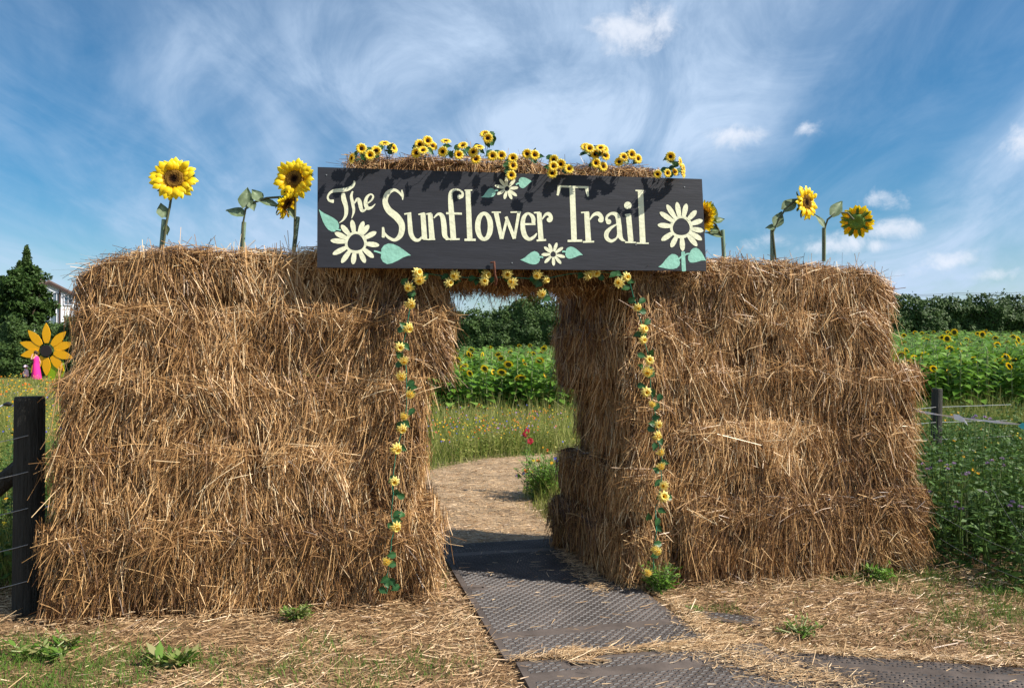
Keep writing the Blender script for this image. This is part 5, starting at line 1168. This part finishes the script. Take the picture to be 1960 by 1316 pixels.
# ------------------------------------------------------------------ giant flower cutout and the two visitors
def cutout():
    Y = 46; c = P(89, 671, Y); s = Y / F_PX; root = empty('giant_flower_cutout', Vector((c.x, Y, 0)), 'giant yellow wooden flower cutout standing before the dark hedge', 'cutout sign')
    tips = [(88, 618), (54, 632), (38, 655), (40, 680), (60, 712), (89, 719), (122, 710), (139, 684), (140, 656), (126, 634)]
    for i, (tx, ty) in enumerate(tips):
        tp = P(tx, ty, Y); d = Vector((tp.x - c.x, 0, tp.z - c.z)); L = d.length; d.normalize(); n_ = Vector((-d.z, 0, d.x)) * 1.18; off = Vector((0, -.02 * (i % 2), 0))
        F_ = []; prof = [(.28, .09), (.42, .17), (.62, .21), (.8, .15), (.92, .07), (1, .01)]
        V = []
        for dy in (0, .03):
            for t, ww in prof: V += [c + d * L * t + n_ * ww + off + Vector((0, dy, 0)), c + d * L * t - n_ * ww + off + Vector((0, dy, 0))]
        k = 12; F_ = [[2 * j, 2 * j + 1, 2 * j + 3, 2 * j + 2] for j in range(5)] + [[k + 2 * j, k + 2 * j + 2, k + 2 * j + 3, k + 2 * j + 1] for j in range(5)]
        F_ += [[2 * j, 2 * j + 2, k + 2 * j + 2, k + 2 * j] for j in range(5)] + [[2 * j + 1, k + 2 * j + 1, k + 2 * j + 3, 2 * j + 3] for j in range(5)]
        MB().add(V, F_).build('petal', M['cut_yellow'], root)
    mb = MB(); tube(mb, [c + Vector((0, -.08, 0)), c + Vector((0, .0, 0))], .34, 14); mb.build('flower_centre', M['cut_dark'], root)
    for a, t, b_ in (((84, 725), (98, 688), (116, 723)), ((108, 723), (121, 690), (124, 721))):
        pts = [P(*a, Y + .05), P(a[0] + (t[0] - a[0]) * .35, (a[1] + t[1]) / 2 - 3, Y + .05), P(*t, Y + .05), P(t[0] + (b_[0] - t[0]) * .7, (b_[1] + t[1]) / 2 - 4, Y + .05), P(*b_, Y + .05)]
        pts[0].z = 0; pts[-1].z = 0; k = 5; V = pts + [p + Vector((0, .03, 0)) for p in pts]
        mb = MB(); mb.poly([np.array(p) for p in V], [list(range(5)), list(range(5, 10))[::-1]] + [[j, (j + 1) % k, k + (j + 1) % k, k + j] for j in range(k)]); mb.build('leaf', M['cut_green'], root)
    mb = MB(); box(mb, (c.x, Y + .1, c.z / 2), .1, .1, c.z); mb.build('support_pole', M['wood_grey'], root)
cutout()
def figure(name, base, scale, joints, edges, radii, m, parent):
    me = bpy.data.meshes.new(name); me.from_pydata([tuple(Vector(j) * scale) for j in joints], edges, []); o = bpy.data.objects.new(name, me); COL.objects.link(o); o.location = base
    me.materials.append(m); sk = o.modifiers.new('skin', 'SKIN'); 
    for i, v in enumerate(me.skin_vertices[0].data): v.radius = (radii[i] * scale, radii[i] * scale)
    me.skin_vertices[0].data[0].use_root = True
    o.modifiers.new('sub', 'SUBSURF').levels = 1; o.modifiers['sub'].render_levels = 1
    dg = bpy.context.evaluated_depsgraph_get(); me2 = bpy.data.meshes.new_from_object(o.evaluated_get(dg)); o.modifiers.clear(); o.data = me2
    for p in me2.polygons: p.use_smooth = True
    o.parent = parent; o.location = (0, 0, 0); return o
def ell(mb, c, r, n=10, m=7, tone=.5, zmin=-1):
    V = []; 
    for i in range(m + 1):
        t = math.pi * i / m; z = math.cos(t)
        for k in range(n): V.append((c[0] + r[0] * math.sin(t) * math.cos(6.283 * k / n), c[1] + r[1] * math.sin(t) * math.sin(6.283 * k / n), c[2] + r[2] * max(z, zmin)))
    mb.add(V, [[i * n + k, (i + 1) * n + k, (i + 1) * n + (k + 1) % n, i * n + (k + 1) % n] for i in range(m) for k in range(n)], tone)
def lathe(mb, prof, n=14, c=(0, 0)):
    V = [(c[0] + cx + rx * math.cos(6.283 * k / n), c[1] + ry * math.sin(6.283 * k / n), z) for z, rx, ry, cx in prof for k in range(n)]
    mb.add(V, [[i * n + k, i * n + (k + 1) % n, (i + 1) * n + (k + 1) % n, (i + 1) * n + k] for i in range(len(prof) - 1) for k in range(n)])
def people():
    Y = 44.5; b = Vector((P(74, 0, Y).x, Y, 0)); root = empty('person', b, 'woman in a long pink dress shading her face beside the giant flower', 'person')
    J = [(0, 0, .92), (0, 0, 1.15), (0, 0, 1.34), (-.02, 0, 1.44), (-.05, 0, 1.53), (-.05, 0, 1.62), (-.02, -.17, 1.32), (-.16, -.22, 1.20), (-.16, -.12, 1.46), (-.13, -.08, 1.54), (.02, .17, 1.32), (.10, .22, 1.06), (.02, .24, .85), (0, .23, .77), (-.01, -.09, .86), (.02, -.10, .48), (0, -.10, .09), (-.12, -.11, .04), (0, .09, .86), (.03, .1, .48), (.05, .1, .09), (-.07, .11, .04)]
    E = [(0, 1), (1, 2), (2, 3), (3, 4), (4, 5), (2, 6), (6, 7), (7, 8), (8, 9), (2, 10), (10, 11), (11, 12), (12, 13), (0, 14), (14, 15), (15, 16), (16, 17), (0, 18), (18, 19), (19, 20), (20, 21)]
    Rd = [.13, .12, .13, .05, .085, .085, .055, .042, .034, .035, .055, .042, .034, .035, .085, .06, .042, .035, .085, .06, .042, .035]
    figure('body', b, 1, J, E, Rd, M['skin'], root)
    mb = MB(); lathe(mb, [(.10, .27, .26, .03), (.35, .24, .24, .02), (.65, .20, .22, .01), (.95, .155, .20, 0), (1.08, .13, .17, 0), (1.22, .15, .185, -.01), (1.34, .12, .17, 0), (1.42, .07, .09, 0)], 16)
    d = mb.mesh('dress', M['pink'], smooth=True); link('dress', d, root, Vector())
    mb = MB(); ell(mb, (-.035, 0, 1.61), (.105, .095, .12), zmin=-.3); ell(mb, (.04, 0, 1.58), (.07, .07, .06)); link('hair', mb.mesh('hair', M['hair'], smooth=True), root, Vector())
    mb = MB(); ell(mb, (-.138, 0, 1.575), (.018, .012, .018)); link('nose', mb.mesh('nose', M['skin'], smooth=True), root, Vector())
    Y = 44.7; b = Vector((P(55, 0, Y).x, Y, 0)); root = empty('person', b, 'toddler in pale pink clothes and sun hat beside the woman in pink', 'person')
    J2 = [(0, 0, .38), (0, 0, .52), (0, 0, .62), (-.01, 0, .68), (-.02, 0, .76), (-.02, 0, .82), (0, -.11, .60), (-.06, -.16, .48), (-.10, -.15, .38), (0, .11, .60), (-.03, .16, .47), (-.09, .15, .38), (0, -.06, .34), (0, -.06, .18), (0, -.06, .05), (-.06, -.06, .03), (0, .06, .34), (.03, .06, .18), (.04, .06, .05), (-.02, .06, .03)]
    E2 = [(0, 1), (1, 2), (2, 3), (3, 4), (4, 5), (2, 6), (6, 7), (7, 8), (2, 9), (9, 10), (10, 11), (0, 12), (12, 13), (13, 14), (14, 15), (0, 16), (16, 17), (17, 18), (18, 19)]
    R2 = [.09, .09, .085, .045, .08, .07, .04, .03, .026, .04, .03, .026, .055, .045, .035, .03, .055, .045, .035, .03]
    figure('body', b, 1, J2, E2, R2, M['skin'], root)
    mb = MB(); lathe(mb, [(.26, .15, .16, 0), (.40, .13, .145, 0), (.55, .11, .13, 0), (.64, .09, .12, 0), (.68, .05, .06, 0)], 12); link('top', mb.mesh('top', M['palepink'], smooth=True), root, Vector())
    mb = MB(); lathe(mb, [(.80, .17, .17, -.02), (.83, .11, .11, -.02), (.90, .09, .09, -.02), (.93, .01, .01, -.02)], 12); link('sun_hat', mb.mesh('sun_hat', M['palepink'], smooth=True), root, Vector())
people()
